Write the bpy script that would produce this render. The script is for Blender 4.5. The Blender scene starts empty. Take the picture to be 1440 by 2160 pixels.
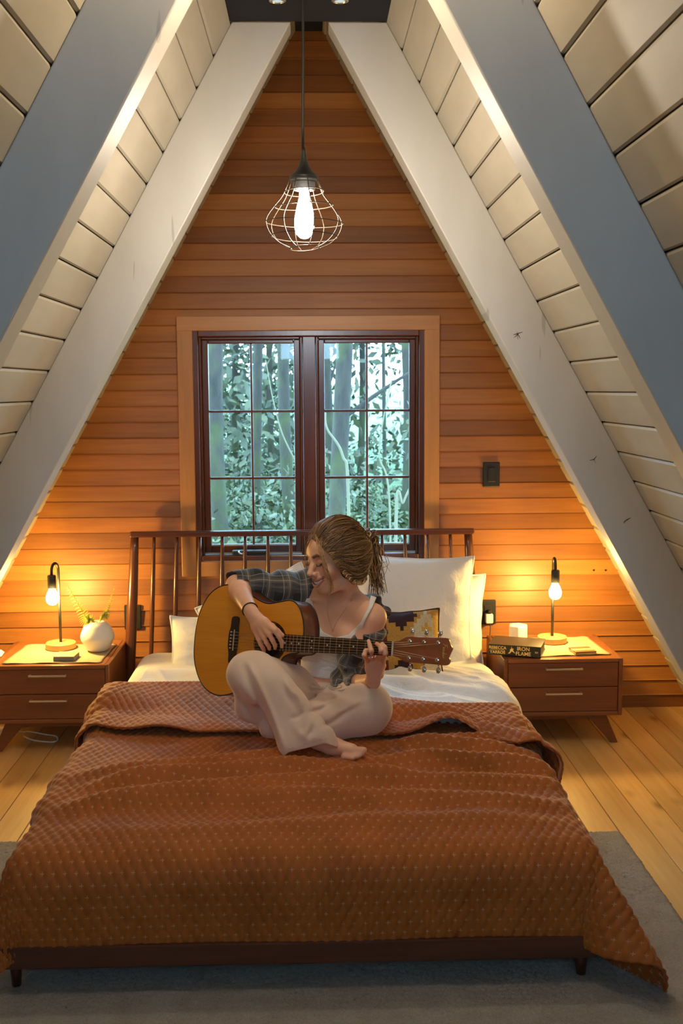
import bpy, bmesh, math, random
import numpy as np
from math import sin, cos, tan, atan, atan2, pi, radians, sqrt
from mathutils import Vector, Matrix
random.seed(7); RNG = np.random.default_rng(7)
SC = bpy.context.scene; COL = SC.collection

# ------------------------------------------------------------------ camera
F = 2300.0; H = 1.53
PITCH = atan(260 / F); YAW = atan(65 / F * cos(PITCH)); ROLL = radians(0.35)
FW = np.array([sin(YAW) * cos(PITCH), cos(YAW) * cos(PITCH), -sin(PITCH)])
RT0 = np.array([cos(YAW), -sin(YAW), 0.0]); UP0 = np.cross(RT0, FW)
RT = RT0 * cos(ROLL) - UP0 * sin(ROLL); UP = UP0 * cos(ROLL) + RT0 * sin(ROLL)
CP = np.array([0.0, 0.0, H])
def at(px, py, Y):
    """world point seen at photo pixel (px, py) at room depth Y"""
    d = FW + RT * ((px - 720) / F) - UP * ((py - 1080) / F)
    return CP + d * (Y / d[1])
cam = bpy.data.cameras.new('camera'); camo = bpy.data.objects.new('camera', cam); COL.objects.link(camo)
cam.sensor_fit = 'VERTICAL'; cam.sensor_height = 36.0; cam.sensor_width = 24.0; cam.lens = F / 2160 * 36.0
m = Matrix.Identity(4)
for i in range(3):
    m[i][0] = RT[i]; m[i][1] = UP[i]; m[i][2] = -FW[i]; m[i][3] = CP[i]
camo.matrix_world = m
cam.clip_start = 0.05; cam.clip_end = 200
cam.dof.use_dof = True; cam.dof.focus_distance = 3.6; cam.dof.aperture_fstop = 9.0
SC.camera = camo

# ------------------------------------------------------------------ objects
def tag(o, label=None, cat=None, group=None, kind=None):
    if label: o['label'] = label
    if cat: o['category'] = cat
    if group: o['group'] = group
    if kind: o['kind'] = kind
    return o
def thing(name, label, cat, loc=(0, 0, 0), group=None, rz=0.0):
    o = bpy.data.objects.new(name, None); COL.objects.link(o); o.location = tuple(float(c) for c in loc)
    o.rotation_euler = (0, 0, rz); o.empty_display_size = .1
    o['_loc'] = [float(c) for c in loc]; o['_rz'] = float(rz)
    del o['_loc'], o['_rz']
    return tag(o, label, cat, group)
def mw(o):
    M = Matrix.LocRotScale(o.location, o.rotation_euler, o.scale) if o.rotation_mode != 'QUATERNION' else Matrix.LocRotScale(o.location, o.rotation_quaternion, o.scale)
    return (mw(o.parent) @ M) if o.parent else M
def obj(name, V, Fc, mats, parent=None, smooth=False, world=True, fmat=None, attrs=None, kind=None):
    """mesh object from world-space (or local) vertices; with a parent the vertices are moved into its frame"""
    V = np.asarray(V, dtype=float).reshape(-1, 3)
    if parent is not None and world:
        Mi = np.array(mw(parent).inverted()); V = V @ Mi[:3, :3].T + Mi[:3, 3]
    me = bpy.data.meshes.new(name)
    me.from_pydata(V.tolist(), [], [tuple(int(i) for i in f) for f in Fc] if not isinstance(Fc, np.ndarray) else Fc.tolist())
    mats = mats if isinstance(mats, (list, tuple)) else [mats]
    for mm in mats: me.materials.append(mm)
    if fmat is not None: me.polygons.foreach_set('material_index', np.asarray(fmat, dtype=np.int32))
    me.polygons.foreach_set('use_smooth', np.full(len(me.polygons), bool(smooth)))
    for k, (dom, typ, arr) in (attrs or {}).items():
        a = me.attributes.new(k, typ, dom); arr = np.asarray(arr, dtype=np.float32)
        a.data.foreach_set('value' if typ == 'FLOAT' else 'vector', arr.ravel())
    me.validate(); me.update()
    o = bpy.data.objects.new(name, me); COL.objects.link(o)
    if parent is not None: o.parent = parent
    if kind: o['kind'] = kind
    return o
def fixnormals(o):
    bm = bmesh.new(); bm.from_mesh(o.data); bmesh.ops.recalc_face_normals(bm, faces=bm.faces); bm.to_mesh(o.data); bm.free(); return o
def bevel(o, w, seg=2, ang=35):
    md = o.modifiers.new('b', 'BEVEL'); md.width = w; md.segments = seg; md.limit_method = 'ANGLE'; md.angle_limit = radians(ang); return o
def subsurf(o, l=1):
    md = o.modifiers.new('s', 'SUBSURF'); md.levels = l; md.render_levels = l; return o
def autosmooth(o, ang=40):
    me = o.data; me.polygons.foreach_set('use_smooth', np.full(len(me.polygons), True))
    bm = bmesh.new(); bm.from_mesh(me)
    for e in bm.edges:
        if len(e.link_faces) == 2 and e.calc_face_angle(0) > radians(ang): e.smooth = False
    bm.to_mesh(me); bm.free(); return o
class MB:
    """collects shapes into one mesh"""
    def __init__(s): s.v = []; s.f = []; s.m = []; s.r = []; s.n = 0
    def add(s, V, Fc, mi=0, r=0.0):
        V = np.asarray(V, dtype=float).reshape(-1, 3)
        s.v.append(V)
        for f in Fc: s.f.append(tuple(int(i) + s.n for i in f)); s.m.append(mi); s.r.append(r)
        s.n += len(V); return s
    def box(s, x0, x1, y0, y1, z0, z1, mi=0, r=0.0, M=None):
        V = np.array([[x, y, z] for x in (x0, x1) for y in (y0, y1) for z in (z0, z1)], float)
        if M is not None: V = V @ np.array(M)[:3, :3].T + np.array(M)[:3, 3]
        return s.add(V, [(0, 1, 3, 2), (4, 6, 7, 5), (0, 4, 5, 1), (2, 3, 7, 6), (0, 2, 6, 4), (1, 5, 7, 3)], mi, r)
    def prism(s, poly, y0, y1, plane='xz', mi=0, r=0.0):
        """outline in a plane pushed along the third axis"""
        n = len(poly); A = np.array(poly, float)
        def put(c):
            z = np.full(n, float(c))
            return {'xz': np.stack([A[:, 0], z, A[:, 1]], 1), 'xy': np.stack([A[:, 0], A[:, 1], z], 1), 'yz': np.stack([z, A[:, 0], A[:, 1]], 1)}[plane]
        V = np.concatenate([put(y0), put(y1)])
        Fs = [tuple(range(n)), tuple(range(2 * n - 1, n - 1, -1))] + [(i, i + n, (i + 1) % n + n, (i + 1) % n) for i in range(n)]
        return s.add(V, Fs, mi, r)
    def tube(s, pts, rad, seg=10, mi=0, r=0.0, closed=False, flat=None):
        V, Fc = tube_mesh(pts, rad, seg, closed, flat); return s.add(V, Fc, mi, r)
    def lathe(s, prof, c=(0, 0, 0), seg=32, mi=0, M=None, r=0.0):
        V, Fc = lathe_mesh(prof, seg)
        if M is not None: V = V @ np.array(M)[:3, :3].T
        return s.add(V + np.array(c), Fc, mi, r)
    def build(s, name, mats, parent=None, smooth=False, kind=None, recalc=True, world=True, auto=None):
        o = obj(name, np.concatenate(s.v), s.f, mats, parent, smooth, world, s.m, {'rnd': ('FACE', 'FLOAT', s.r)}, kind)
        if recalc: fixnormals(o)
        if auto: autosmooth(o, auto)
        return o
def tube_mesh(pts, rad, seg=10, closed=False, flat=None):
    P = np.asarray(pts, float); n = len(P); R = np.full(n, rad) if np.isscalar(rad) else np.asarray(rad, float)
    T = np.gradient(P, axis=0) if not closed else np.roll(P, -1, 0) - np.roll(P, 1, 0)
    T /= np.linalg.norm(T, axis=1)[:, None] + 1e-12
    a = np.array([0, 0, 1.0]) if abs(T[0][2]) < .9 else np.array([1.0, 0, 0])
    N = np.cross(T[0], a); N /= np.linalg.norm(N); Ns = []
    for t in T:
        N = N - t * (N @ t); N /= np.linalg.norm(N) + 1e-12; Ns.append(N)
    Ns = np.array(Ns); B = np.cross(T, Ns)
    an = np.linspace(0, 2 * pi, seg, endpoint=False); fl = 1.0 if flat is None else flat
    V = P[:, None] + R[:, None, None] * (np.cos(an)[None, :, None] * Ns[:, None] + fl * np.sin(an)[None, :, None] * B[:, None])
    V = V.reshape(-1, 3); Fc = []
    for i in range(n if closed else n - 1):
        j = (i + 1) % n
        for k in range(seg):
            l = (k + 1) % seg; Fc.append((i * seg + k, i * seg + l, j * seg + l, j * seg + k))
    if not closed:
        Fc.append(tuple(range(seg - 1, -1, -1))); Fc.append(tuple(range((n - 1) * seg, n * seg)))
    return V, Fc
def lathe_mesh(prof, seg=32):
    """(radius, height) profile turned about z; r=0 ends close to a point"""
    V = []; Fc = []; rings = []
    for (r, z) in prof:
        if r < 1e-6: rings.append([len(V)]); V.append((0, 0, z))
        else:
            rings.append(list(range(len(V), len(V) + seg)))
            V += [(r * cos(2 * pi * k / seg), r * sin(2 * pi * k / seg), z) for k in range(seg)]
    for A, B in zip(rings[:-1], rings[1:]):
        for k in range(seg):
            l = (k + 1) % seg
            if len(A) == 1 and len(B) == 1: continue
            if len(A) == 1: Fc.append((A[0], B[k], B[l]))
            elif len(B) == 1: Fc.append((A[k], A[l], B[0]))
            else: Fc.append((A[k], A[l], B[l], B[k]))
    if len(rings[0]) > 1: Fc.append(tuple(rings[0][::-1]))
    if len(rings[-1]) > 1: Fc.append(tuple(rings[-1]))
    return np.array(V, float), Fc
def spline(pts, n=40, closed=False):
    """Catmull-Rom through the points"""
    P = np.asarray(pts, float); m_ = len(P)
    out = []; segs = m_ if closed else m_ - 1
    for i in range(segs):
        if closed: p0, p1, p2, p3 = P[(i - 1) % m_], P[i], P[(i + 1) % m_], P[(i + 2) % m_]
        else: p0, p1, p2, p3 = P[max(i - 1, 0)], P[i], P[i + 1], P[min(i + 2, m_ - 1)]
        k = max(2, n // segs)
        for t in np.linspace(0, 1, k, endpoint=False):
            out.append(.5 * ((2 * p1) + (-p0 + p2) * t + (2 * p0 - 5 * p1 + 4 * p2 - p3) * t * t + (-p0 + 3 * p1 - 3 * p2 + p3) * t ** 3))
    if not closed: out.append(P[-1])
    return np.array(out)
def copy_tree(o, parent=None):
    c = o.copy(); COL.objects.link(c)
    if parent is not None: c.parent = parent
    for ch in [q for q in COL.objects if q.parent == o]: copy_tree(ch, c)
    return c

# ------------------------------------------------------------------ materials
class NT:
    def __init__(s, name):
        s.mat = bpy.data.materials.new(name); s.mat.use_nodes = True; s.t = s.mat.node_tree
        s.b = s.t.nodes['Principled BSDF']; s.out = s.t.nodes['Material Output']
    def n(s, typ, **kw):
        nd = s.t.nodes.new(typ)
        for k, v in kw.items():
            if k in nd.inputs: nd.inputs[k].default_value = v
            else: setattr(nd, k, v)
        return nd
    def l(s, a, b): s.t.links.new(a, b)
    def set(s, **kw):
        for k, v in kw.items(): s.b.inputs[k.replace('_', ' ')].default_value = v
        return s
    def coord(s, out='Object', scale=(1, 1, 1), rot=(0, 0, 0), loc=(0, 0, 0)):
        tc = s.n('ShaderNodeTexCoord'); mp = s.n('ShaderNodeMapping'); s.l(tc.outputs[out], mp.inputs['Vector'])
        mp.inputs['Scale'].default_value = scale; mp.inputs['Rotation'].default_value = rot; mp.inputs['Location'].default_value = loc
        return mp.outputs['Vector']
    def attr(s, name): return s.n('ShaderNodeAttribute', attribute_name=name)
    def math(s, op, a, b=None, c=None):
        nd = s.n('ShaderNodeMath', operation=op)
        for i, v in enumerate((a, b, c)):
            if v is None: continue
            if hasattr(v, 'links'): s.l(v, nd.inputs[i])
            else: nd.inputs[i].default_value = v
        return nd.outputs[0]
    def vadd(s, a, b, op='ADD'):
        nd = s.n('ShaderNodeVectorMath', operation=op)
        for i, v in enumerate((a, b)):
            if hasattr(v, 'links'): s.l(v, nd.inputs[i])
            else: nd.inputs[i].default_value = v
        return nd.outputs[0]
    def noise(s, vec, scale=5, detail=4, rough=.5, dist=0.0):
        nd = s.n('ShaderNodeTexNoise'); s.l(vec, nd.inputs['Vector'])
        nd.inputs['Scale'].default_value = scale; nd.inputs['Detail'].default_value = detail
        nd.inputs['Roughness'].default_value = rough; nd.inputs['Distortion'].default_value = dist
        return nd.outputs['Fac']
    def ramp(s, fac, stops, interp='LINEAR'):
        nd = s.n('ShaderNodeValToRGB'); s.l(fac, nd.inputs[0]); cr = nd.color_ramp; cr.interpolation = interp
        while len(cr.elements) < len(stops): cr.elements.new(.5)
        for e, (p, c) in zip(cr.elements, stops): e.position = p; e.color = (*c, 1) if len(c) == 3 else c
        return nd.outputs[0]
    def mix(s, fac, a, b, mode='MIX'):
        nd = s.n('ShaderNodeMix', data_type='RGBA', blend_type=mode)
        for sock, v in ((nd.inputs[0], fac), (nd.inputs[6], a), (nd.inputs[7], b)):
            if hasattr(v, 'links'): s.l(v, sock)
            else: sock.default_value = v if not isinstance(v, tuple) else ((*v, 1) if len(v) == 3 else v)
        return nd.outputs[2]
    def bump(s, h, strength=.3, dist=.01, normal=None):
        nd = s.n('ShaderNodeBump'); s.l(h, nd.inputs['Height']); nd.inputs['Strength'].default_value = strength; nd.inputs['Distance'].default_value = dist
        if normal is not None: s.l(normal, nd.inputs['Normal'])
        s.l(nd.outputs[0], s.b.inputs['Normal']); return nd.outputs[0]
    def color(s, sock): s.l(sock, s.b.inputs['Base Color']); return s
def plain(name, c, rough=.5, metal=0.0, var=.06, vscale=30, bump=0.0, bscale=200, **kw):
    t = NT(name); t.set(Roughness=rough, Metallic=metal, **kw)
    v = t.coord(); f = t.noise(v, vscale, 3)
    t.color(t.ramp(f, [(.3, tuple(x * (1 - var) for x in c)), (.7, tuple(min(1, x * (1 + var)) for x in c))]))
    if bump: t.bump(t.noise(v, bscale, 3), bump, .002)
    return t.mat
def wood(name, c1, c2, axis='x', rough=.45, freq=14, stretch=.06, tint=.0, bump=.08, knots=False, coat=0.0, tints=None):
    """grain stretched along one axis, shifted and tinted for each board (attribute rnd)"""
    t = NT(name); t.set(Roughness=rough)
    if coat: t.set(Coat_Weight=coat, Coat_Roughness=.15)
    sc = {'x': (stretch, 1, 1), 'y': (1, stretch, 1), 'z': (1, 1, stretch)}[axis]
    v = t.coord('Object', sc); r = t.attr('rnd').outputs['Fac']
    cmb = t.n('ShaderNodeCombineXYZ')
    for i in range(3): t.l(t.math('MULTIPLY', r, (37.0, 53.0, 71.0)[i]), cmb.inputs[i])
    v2 = t.vadd(v, cmb.outputs[0])
    g = t.noise(v2, freq, 5, .6, 1.2); fine = t.noise(v2, freq * 9, 3, .6)
    f = t.math('ADD', t.math('MULTIPLY', g, .72), t.math('MULTIPLY', fine, .28))
    c = t.ramp(f, [(.32, c1), (.68, c2)])
    if tints: c = t.mix(1.0, c, t.ramp(t.math('FRACT', t.math('MULTIPLY', r, 7.31)), [(i / (len(tints)), x) for i, x in enumerate(tints)], 'CONSTANT'), 'MULTIPLY')
    elif tint:
        c = t.mix(1.0, c, t.ramp(t.math('FRACT', t.math('MULTIPLY', r, 7.31)), [(0, (1 - tint,) * 3), (1, (1 + tint * .4,) * 3)]), 'MULTIPLY')
    if knots:
        kc = t.coord('Object', {'x': (.5, 1, 1), 'y': (1, .5, 1), 'z': (1, 1, .5)}[axis]); kv = t.vadd(kc, cmb.outputs[0])
        vo = t.n('ShaderNodeTexVoronoi'); t.l(kv, vo.inputs['Vector']); vo.inputs['Scale'].default_value = 6.0
        k = t.ramp(vo.outputs['Distance'], [(.0, (.9, .9, .9)), (.06, (.7, .7, .7)), (.13, (.25, .25, .25)), (.2, (0, 0, 0))])
        c = t.mix(k, c, (c1[0] * .35, c1[1] * .25, c1[2] * .2))
    t.color(c)
    if bump: t.bump(f, bump, .003)
    return t.mat
def emit(name, c, s):
    t = NT(name); t.set(Base_Color=(*c, 1), Emission_Color=(*c, 1), Emission_Strength=s, Roughness=.4); return t.mat
# ------------------------------------------------------------------ the room
W = 5.07; AZ = 3.22; SL = 1.78; AX = 0.01; YB = -1.6      # gable wall, roof apex, slope, open end behind
cs = 1 / sqrt(1 + SL * SL); sn = SL * cs                      # across / down one metre of slope
M_board = NT('white painted boards'); _t = M_board; _t.set(Roughness=.55)
_v = _t.coord(); _r = _t.attr('rnd').outputs['Fac']
_n = _t.noise(_t.coord('Object', (1, .25, 1)), 9, 4, .6)
_c = _t.ramp(_n, [(.3, (.40, .365, .295)), (.7, (.47, .43, .35))])
_c = _t.mix(1.0, _c, _t.ramp(_t.math('FRACT', _t.math('MULTIPLY', _r, 7.31)), [(0, (.90, .90, .90)), (1, (1, 1, 1))]), 'MULTIPLY')
_vo = _t.n('ShaderNodeTexVoronoi'); _t.l(_t.coord('Object', (1, .6, .6)), _vo.inputs['Vector']); _vo.inputs['Scale'].default_value = 3.0
_k = _t.math('MULTIPLY', _t.ramp(_vo.outputs['Distance'], [(0, (1, 1, 1)), (.10, (0, 0, 0))]), _t.ramp(_t.noise(_t.coord('Object', (1, .5, 1)), 60, 4, .7), [(.56, (0, 0, 0)), (.64, (1, 1, 1))]))
_t.color(_t.mix(_k, _c, (.30, .22, .14))); _t.bump(_t.noise(_t.coord('Object', (1, .1, 1)), 40, 4), .06, .003)
M_board = M_board.mat
_t = NT('painted rafter'); _t.set(Roughness=.5)
_n = _t.noise(_t.coord('Object', (1, 1, .35)), 6, 4, .6)
_c = _t.ramp(_n, [(.3, (.45, .44, .42)), (.7, (.51, .50, .48))])
_cr = _t.ramp(_t.noise(_t.coord('Object', (14, 1, 1.2), (0, radians(30), 0)), 2.2, 2, .4), [(.735, (0, 0, 0)), (.75, (1, 1, 1))])
_t.color(_t.mix(_t.math('MULTIPLY', _cr, .55), _c, (.25, .24, .24))); _t.bump(_n, .06, .004)
M_rafter = _t.mat
M_gap = plain('dark gap', (.03, .022, .016), .9)
M_cedar = wood('cedar siding', (.275, .098, .020), (.47, .195, .042), 'x', .42, 9, .05, bump=.06,
               tints=[(1, .95, .9), (.80, .74, .70), (1.06, 1.02, 1.0), (.62, .56, .54), (.92, .88, .84), (1.1, 1.08, 1.04), (.72, .66, .62), (.98, .9, .84)])
M_casing = wood('fir casing', (.40, .175, .048), (.56, .26, .08), 'z', .4, 10, .06, bump=.04)
M_casing_h = wood('fir casing across', (.40, .175, .048), (.56, .26, .08), 'x', .4, 10, .06, bump=.04)
M_sash = wood('red stained sash', (.085, .022, .008), (.16, .045, .014), 'z', .28, 12, .06, bump=.03, coat=.3)
M_navy = plain('dark navy paint', (.003, .0045, .011), .9)
M_floor = wood('pine floor', (.58, .31, .10), (.82, .53, .23), 'y', .33, 7, .06, tint=.14, bump=.03, knots=True, coat=.25)
M_black = plain('matt black', (.012, .012, .013), .45)
M_steel = plain('brushed steel', (.75, .74, .72), .28, 1.0)
M_white = plain('white plastic', (.85, .85, .84), .35)

# sloping board walls: every board a chamfered strip along the room, dark gaps between them
def slope_wall(name, side, phase):
    mb = MB(); p = .1208; s = phase - p; ch = .006
    L = (AZ + .15) / sn
    while s < L:
        a, b = max(s + .002, .0), s + p - .002
        if b > .02:
            prof = [(a, .03), (a, .0 + ch), (a + ch, .0), (b - ch, .0), (b, ch), (b, .03)]
            poly = [(AX + side * (q * cs + o * sn), AZ - q * sn + o * cs) for q, o in prof]
            mb.prism(poly, YB, W + .06, 'xz', 0, random.random())
        s += p
    back = [(0, .02), (L, .02), (L, .06), (0, .06)]
    mb.prism([(AX + side * (q * cs + o * sn), AZ - q * sn + o * cs) for q, o in back], YB, W + .06, 'xz', 1, 0)
    o = mb.build(name, [M_board, M_gap], kind='structure'); return o
slope_wall('wall_left', -1, .052); slope_wall('wall_right', 1, .028)
# rafters in front of the boards
def rafter(name, side, y0):
    mb = MB(); d = .172; L = AZ / sn - .01; e = .006
    q0 = (AZ - 2.757) / sn if y0 > 3 else (AZ - 2.90) / sn
    zc = 2.757 if y0 > 3 else 2.90
    def pt(q, o): return (AX + side * (q * cs - o * sn), AZ - q * sn - o * cs)
    q1 = q0 - d * cs / sn                                     # level cut at the top
    poly = [pt(q0, .0), pt(L, .0), pt(L - d * cs / sn, d), pt(q1, d)]
    mb.prism(poly, y0, y0 + .115, 'xz', 0, random.random())
    o = mb.build(name, [M_rafter], kind='structure'); bevel(o, .004, 2); return o
rafter('trim_1', -1, 3.83); _r2 = rafter('trim_2', 1, 3.83)
for stars in ([[(1082, 706), (1090, 704), (1102, 700)], [(1084, 712), (1092, 705), (1097, 714)], [(1090, 700), (1092, 716)]], [[(1243, 971), (1252, 969), (1258, 962)], [(1252, 969), (1256, 977)]], [[(1314, 1102), (1322, 1096), (1330, 1092)], [(1318, 1098), (1316, 1104)]]):
    mb = MB()
    for st in stars: mb.tube([at(x, y, 3.8296) for x, y in st], [.0006] + [.0016] * (len(st) - 2) + [.0006], 6)
    mb.build('crack', [M_gap], _r2)
rafter('trim_3', -1, 2.455); rafter('trim_4', 1, 2.455)
# level dark soffit between the rafters, and the dark ridge behind it
mb = MB(); mb.box(AX - .30, AX + .30, YB, 3.828, 2.757, 2.80)
mb.build('ceiling', [M_navy], kind='structure')
mb = MB(); mb.box(AX - .2, AX + .2, 3.828, W + .06, 3.112, 3.15); mb.build('trim_5', [M_navy], kind='structure')

# gable wall of lapped cedar boards with the window opening
WX0, WX1, WZ0, WZ1 = -.540, .533, .728, 1.800
mb = MB(); pit = .0733; z = 1.234 - pit * 17
while z < 3.15:
    def course(x0, x1):
        if x1 - x0 < .01: return
        poly = [(W - .015, z), (W - .011, z + .004), (W - .003, z + pit + .002), (W + .02, z + pit + .002), (W + .02, z)]
        mb.prism(poly, x0, x1, 'yz', 0, random.random())
    hw = (AZ + .04 - z) / SL + .02
    ztop = z + pit
    if ztop > WZ0 and z < WZ1 and z + pit * .5 > WZ0 and z + pit * .5 < WZ1:
        course(AX - hw, WX0); course(WX1, AX + hw)
    else: course(AX - hw, AX + hw)
    z += pit
def wallpiece(x0, x1, z0, z1): mb.box(x0, x1, W + .012, W + .10, z0, z1, 0, .3)
wallpiece(-1.95, WX0, -.02, 3.2); wallpiece(WX1, 1.95, -.02, 3.2); wallpiece(WX0, WX1, -.02, WZ0); wallpiece(WX0, WX1, WZ1, 3.2)
mb.build('wall_back', [M_cedar], kind='structure')
# the far end behind the viewer: unseen boarded wall, added with an opening sized to shape the daylight
mb = MB(); ox, oz0, oz1 = .31, 1.85, 2.74
for a, b, c, d in ((-1.95, -ox, -.03, 3.2), (ox, 1.95, -.03, 3.2), (-ox, ox, -.03, oz0), (-ox, ox, oz1, 3.2)): mb.box(a, b, YB - .06, YB, c, d, 0, .4)
mb.build('wall_front', [M_cedar], kind='structure')
# pine floor
mb = MB(); x = 1.602 - .109 * 31
while x < 1.95:
    mb.box(x + .0012, x + .1078, YB, W + .02, -.03, 0, 0, random.random()); x += .109
mb.box(-1.95, 1.95, YB, W + .02, -.06, -.012, 1)
fl = mb.build('floor', [M_floor, M_gap], kind='structure'); bevel(fl, .0015, 1)

# window: casing boards, frame, two sashes with bars, panes, crank
win = thing('window_1', None, None, (0, W, WZ0)); win['kind'] = 'structure'
mb = MB(); cw = .064
for x0, x1 in ((WX0 - cw, WX0 + .006), (WX1 - .006, WX1 + cw)): mb.box(x0, x1, W - .032, W + .0, WZ0 - .064, WZ1 - .002, 0, random.random())
c1 = mb.build('casing', [M_casing], win); bevel(c1, .003)
mb = MB(); mb.box(WX0 - cw, WX1 + cw, W - .034, W, WZ1 - .004, WZ1 + .062, 0, .2); mb.box(WX0 - cw, WX1 + cw, W - .030, W, WZ0 - .066, WZ0 + .004, 0, .7)
c2 = mb.build('casing', [M_casing_h], win); bevel(c2, .003)
mb = MB(); t = .030
mb.box(WX0, WX0 + t, W - .018, W + .10, WZ0, WZ1, 0, .1); mb.box(WX1 - t, WX1, W - .018, W + .10, WZ0, WZ1, 0, .4)
mb.box(WX0 + t, WX1 - t, W - .0178, W + .10, WZ1 - t, WZ1, 0, .6); mb.box(WX0 + t, WX1 - t, W - .0178, W + .10, WZ0, WZ0 + t, 0, .8)
mb.box(-.033, .027, W - .016, W + .10, WZ0 + t, WZ1 - t, 0, .9)
for a, b in ((WX0 + t, -.033), (.027, WX1 - t)):                                   # stepped stops
    mb.box(a, a + .012, W + .004, W + .1, WZ0 + t, WZ1 - t, 0, .3); mb.box(b - .012, b, W + .004, W + .1, WZ0 + t, WZ1 - t, 0, .35)
    mb.box(a + .012, b - .012, W + .0042, W + .1, WZ1 - t - .012, WZ1 - t, 0, .3)
fr = mb.build('window_frame', [M_sash], win); bevel(fr, .004)
tg = NT('window glass'); tg.set(Base_Color=(1, 1, 1, 1), Roughness=0.0, Transmission_Weight=1.0, IOR=1.45)
# thin pane: straight-through transmission with a faint mirror reflection
tr = tg.n('ShaderNodeBsdfTransparent'); gl = tg.n('ShaderNodeBsdfGlossy'); gl.inputs['Roughness'].default_value = .02; mxs = tg.n('ShaderNodeMixShader')
tr.inputs['Color'].default_value = (.95, .98, .97, 1)
fz = tg.n('ShaderNodeFresnel'); fz.inputs['IOR'].default_value = 1.35
tg.l(fz.outputs[0], mxs.inputs[0]); tg.l(tr.outputs[0], mxs.inputs[1]); tg.l(gl.outputs[0], mxs.inputs[2]); tg.l(mxs.outputs[0], tg.out.inputs['Surface'])
M_glass = tg.mat
M_seal = plain('pale weather seal', (.62, .6, .56), .5)
for a, b, cr in ((WX0 + t + .012, -.033 - .012, True), (.027 + .012, WX1 - t - .012, False)):
    mb = MB(); z0, z1 = WZ0 + t + .006, WZ1 - t - .012; rw = .018; bw = .040; sw_ = .029
    y0, y1 = W + .028, W + .065
    mb.box(a, a + sw_, y0, y1, z0, z1, 0, .15); mb.box(b - sw_, b, y0, y1, z0, z1, 0, .5)
    mb.box(a + sw_, b - sw_, y0 + .0003, y1, z1 - rw, z1, 0, .6); mb.box(a + sw_, b - sw_, y0 + .0003, y1, z0, z0 + bw, 0, .7)
    sash = mb.build('sash', [M_sash], win); bevel(sash, .004)
    gx0, gx1, gz0, gz1 = a + sw_, b - sw_, z0 + bw, z1 - rw
    mb = MB(); q = .0055; cx = (gx0 + gx1) / 2
    mb.box(cx - q, cx + q, y0 + .006, y1 - .008, gz0, gz1, 0, .2)
    for k in (1, 2):
        zz = gz0 + (gz1 - gz0) * k / 3; mb.box(gx0, gx1, y0 + .007, y1 - .009, zz - q, zz + q, 0, .4)
    bar = mb.build('glazing_bars', [M_sash], sash); bevel(bar, .003)
    mb = MB(); mb.box(gx0 - .003, gx1 + .003, y0 + .020, y0 + .024, gz0 - .003, gz1 + .003); mb.build('pane', [M_glass], sash)
    mb = MB(); mb.box(a - .004, b + .004, y0 - .006, y0 + .002, z0 - .004, z0 + .003); mb.box(gx0, gx1, y0 - .001, y0 + .008, gz0 - .006, gz0 - .002)
    mb.box(a - .004, b + .004, W - .019, W - .012, WZ0 + .002, WZ0 + .006)
    mb.build('weather_seal', [M_seal], sash)
mb = MB(); hx = -.325
mb.box(hx - .045, hx + .13, W - .032, W + .03, .764, .783); hb = mb.build('crank_housing', [M_black], win); bevel(hb, .006)
mb = MB(); mb.tube(spline([(hx - .01, W - .034, .782), (hx - .012, W - .05, .776), (hx + .004, W - .056, .770), (hx + .012, W - .056, .776), (hx + .010, W - .058, .752)], 24), .0035, 8)
mb.build('crank_handle', [M_steel], win, smooth=True)

# ------------------------------------------------------------------ fittings on the gable wall
def plate(name, label, cat, x, z, w=.078, h=.116):
    o = thing(name, label, cat, (x, W - .012, z)); mb = MB(); mb.box(x - w / 2, x + w / 2, W - .024, W - .004, z - h / 2, z + h / 2)
    f = mb.build('plate', [M_black], o); bevel(f, .004); return o
sw = plate('dimmer_switch', 'matt black rectangular dimmer switch high on the cedar wall beside the window', 'switch', .842, 1.128)
mb = MB(); mb.box(.842 - .018, .842 + .018, W - .031, W - .022, 1.128 - .034, 1.128 + .034); f = mb.build('paddle', [M_black], sw); bevel(f, .003)
mb = MB(); mb.box(.842 - .011, .842 + .002, W - .034, W - .03, 1.128 + .018, 1.128 + .03); mb.build('slider', [M_black], sw)
for x, z, lab in ((.830, .476, 'black wall outlet with a white charger plugged in, beside the stacked white pillows'), (-.840, .471, 'black wall outlet half hidden behind the headboard post, above the vase side of the bed')):
    o = plate('wall_outlet', lab, 'outlet', x, z)
    for dz in (-.02, .02):
        mb = MB(); mb.box(x - .017, x + .017, W - .027, W - .022, z + dz - .014, z + dz + .014); f = mb.build('socket', [M_black], o); bevel(f, .004)
ch = thing('phone_charger', 'small white charger plugged into the black outlet, its black cord hanging behind the bedside table', 'charger', (.833, W - .03, .452))
mb = MB(); mb.box(.815, .851, W - .062, W - .027, .428, .474); f = mb.build('body', [M_white], ch); bevel(f, .007, 3)
mb = MB(); mb.tube(spline([(.838, W - .05, .430), (.837, W - .06, .40), (.828, W - .085, .34), (.815, W - .10, .24), (.805, W - .11, .10), (.80, W - .1, .02)], 40), .0026, 6)
mb.build('cord', [M_black], ch, smooth=True)
mb = MB(); mb.box(.826, .842, W - .058, W - .024, .474, .49); f = mb.build('plug', [M_black], ch); bevel(f, .003)
for i, px in enumerate((1252, 1277)):
    p = at(px, 1203, W - .014); mb = MB()
    mb.lathe([(0, -.006), (.0045, -.005), (.0045, 0), (.002, .002)], tuple(p), 12, 0, Matrix.Rotation(radians(90), 3, 'X'))
    o = mb.build('wall_screw', [plain('bronze screw', (.10, .05, .02), .35, .9)]); tag(o, ['small bronze screw in the cedar wall, the one nearer the lamp', 'small bronze screw in the cedar wall, the one nearer the sloping boards'][i], 'screw', 'screws in the cedar wall')

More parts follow.
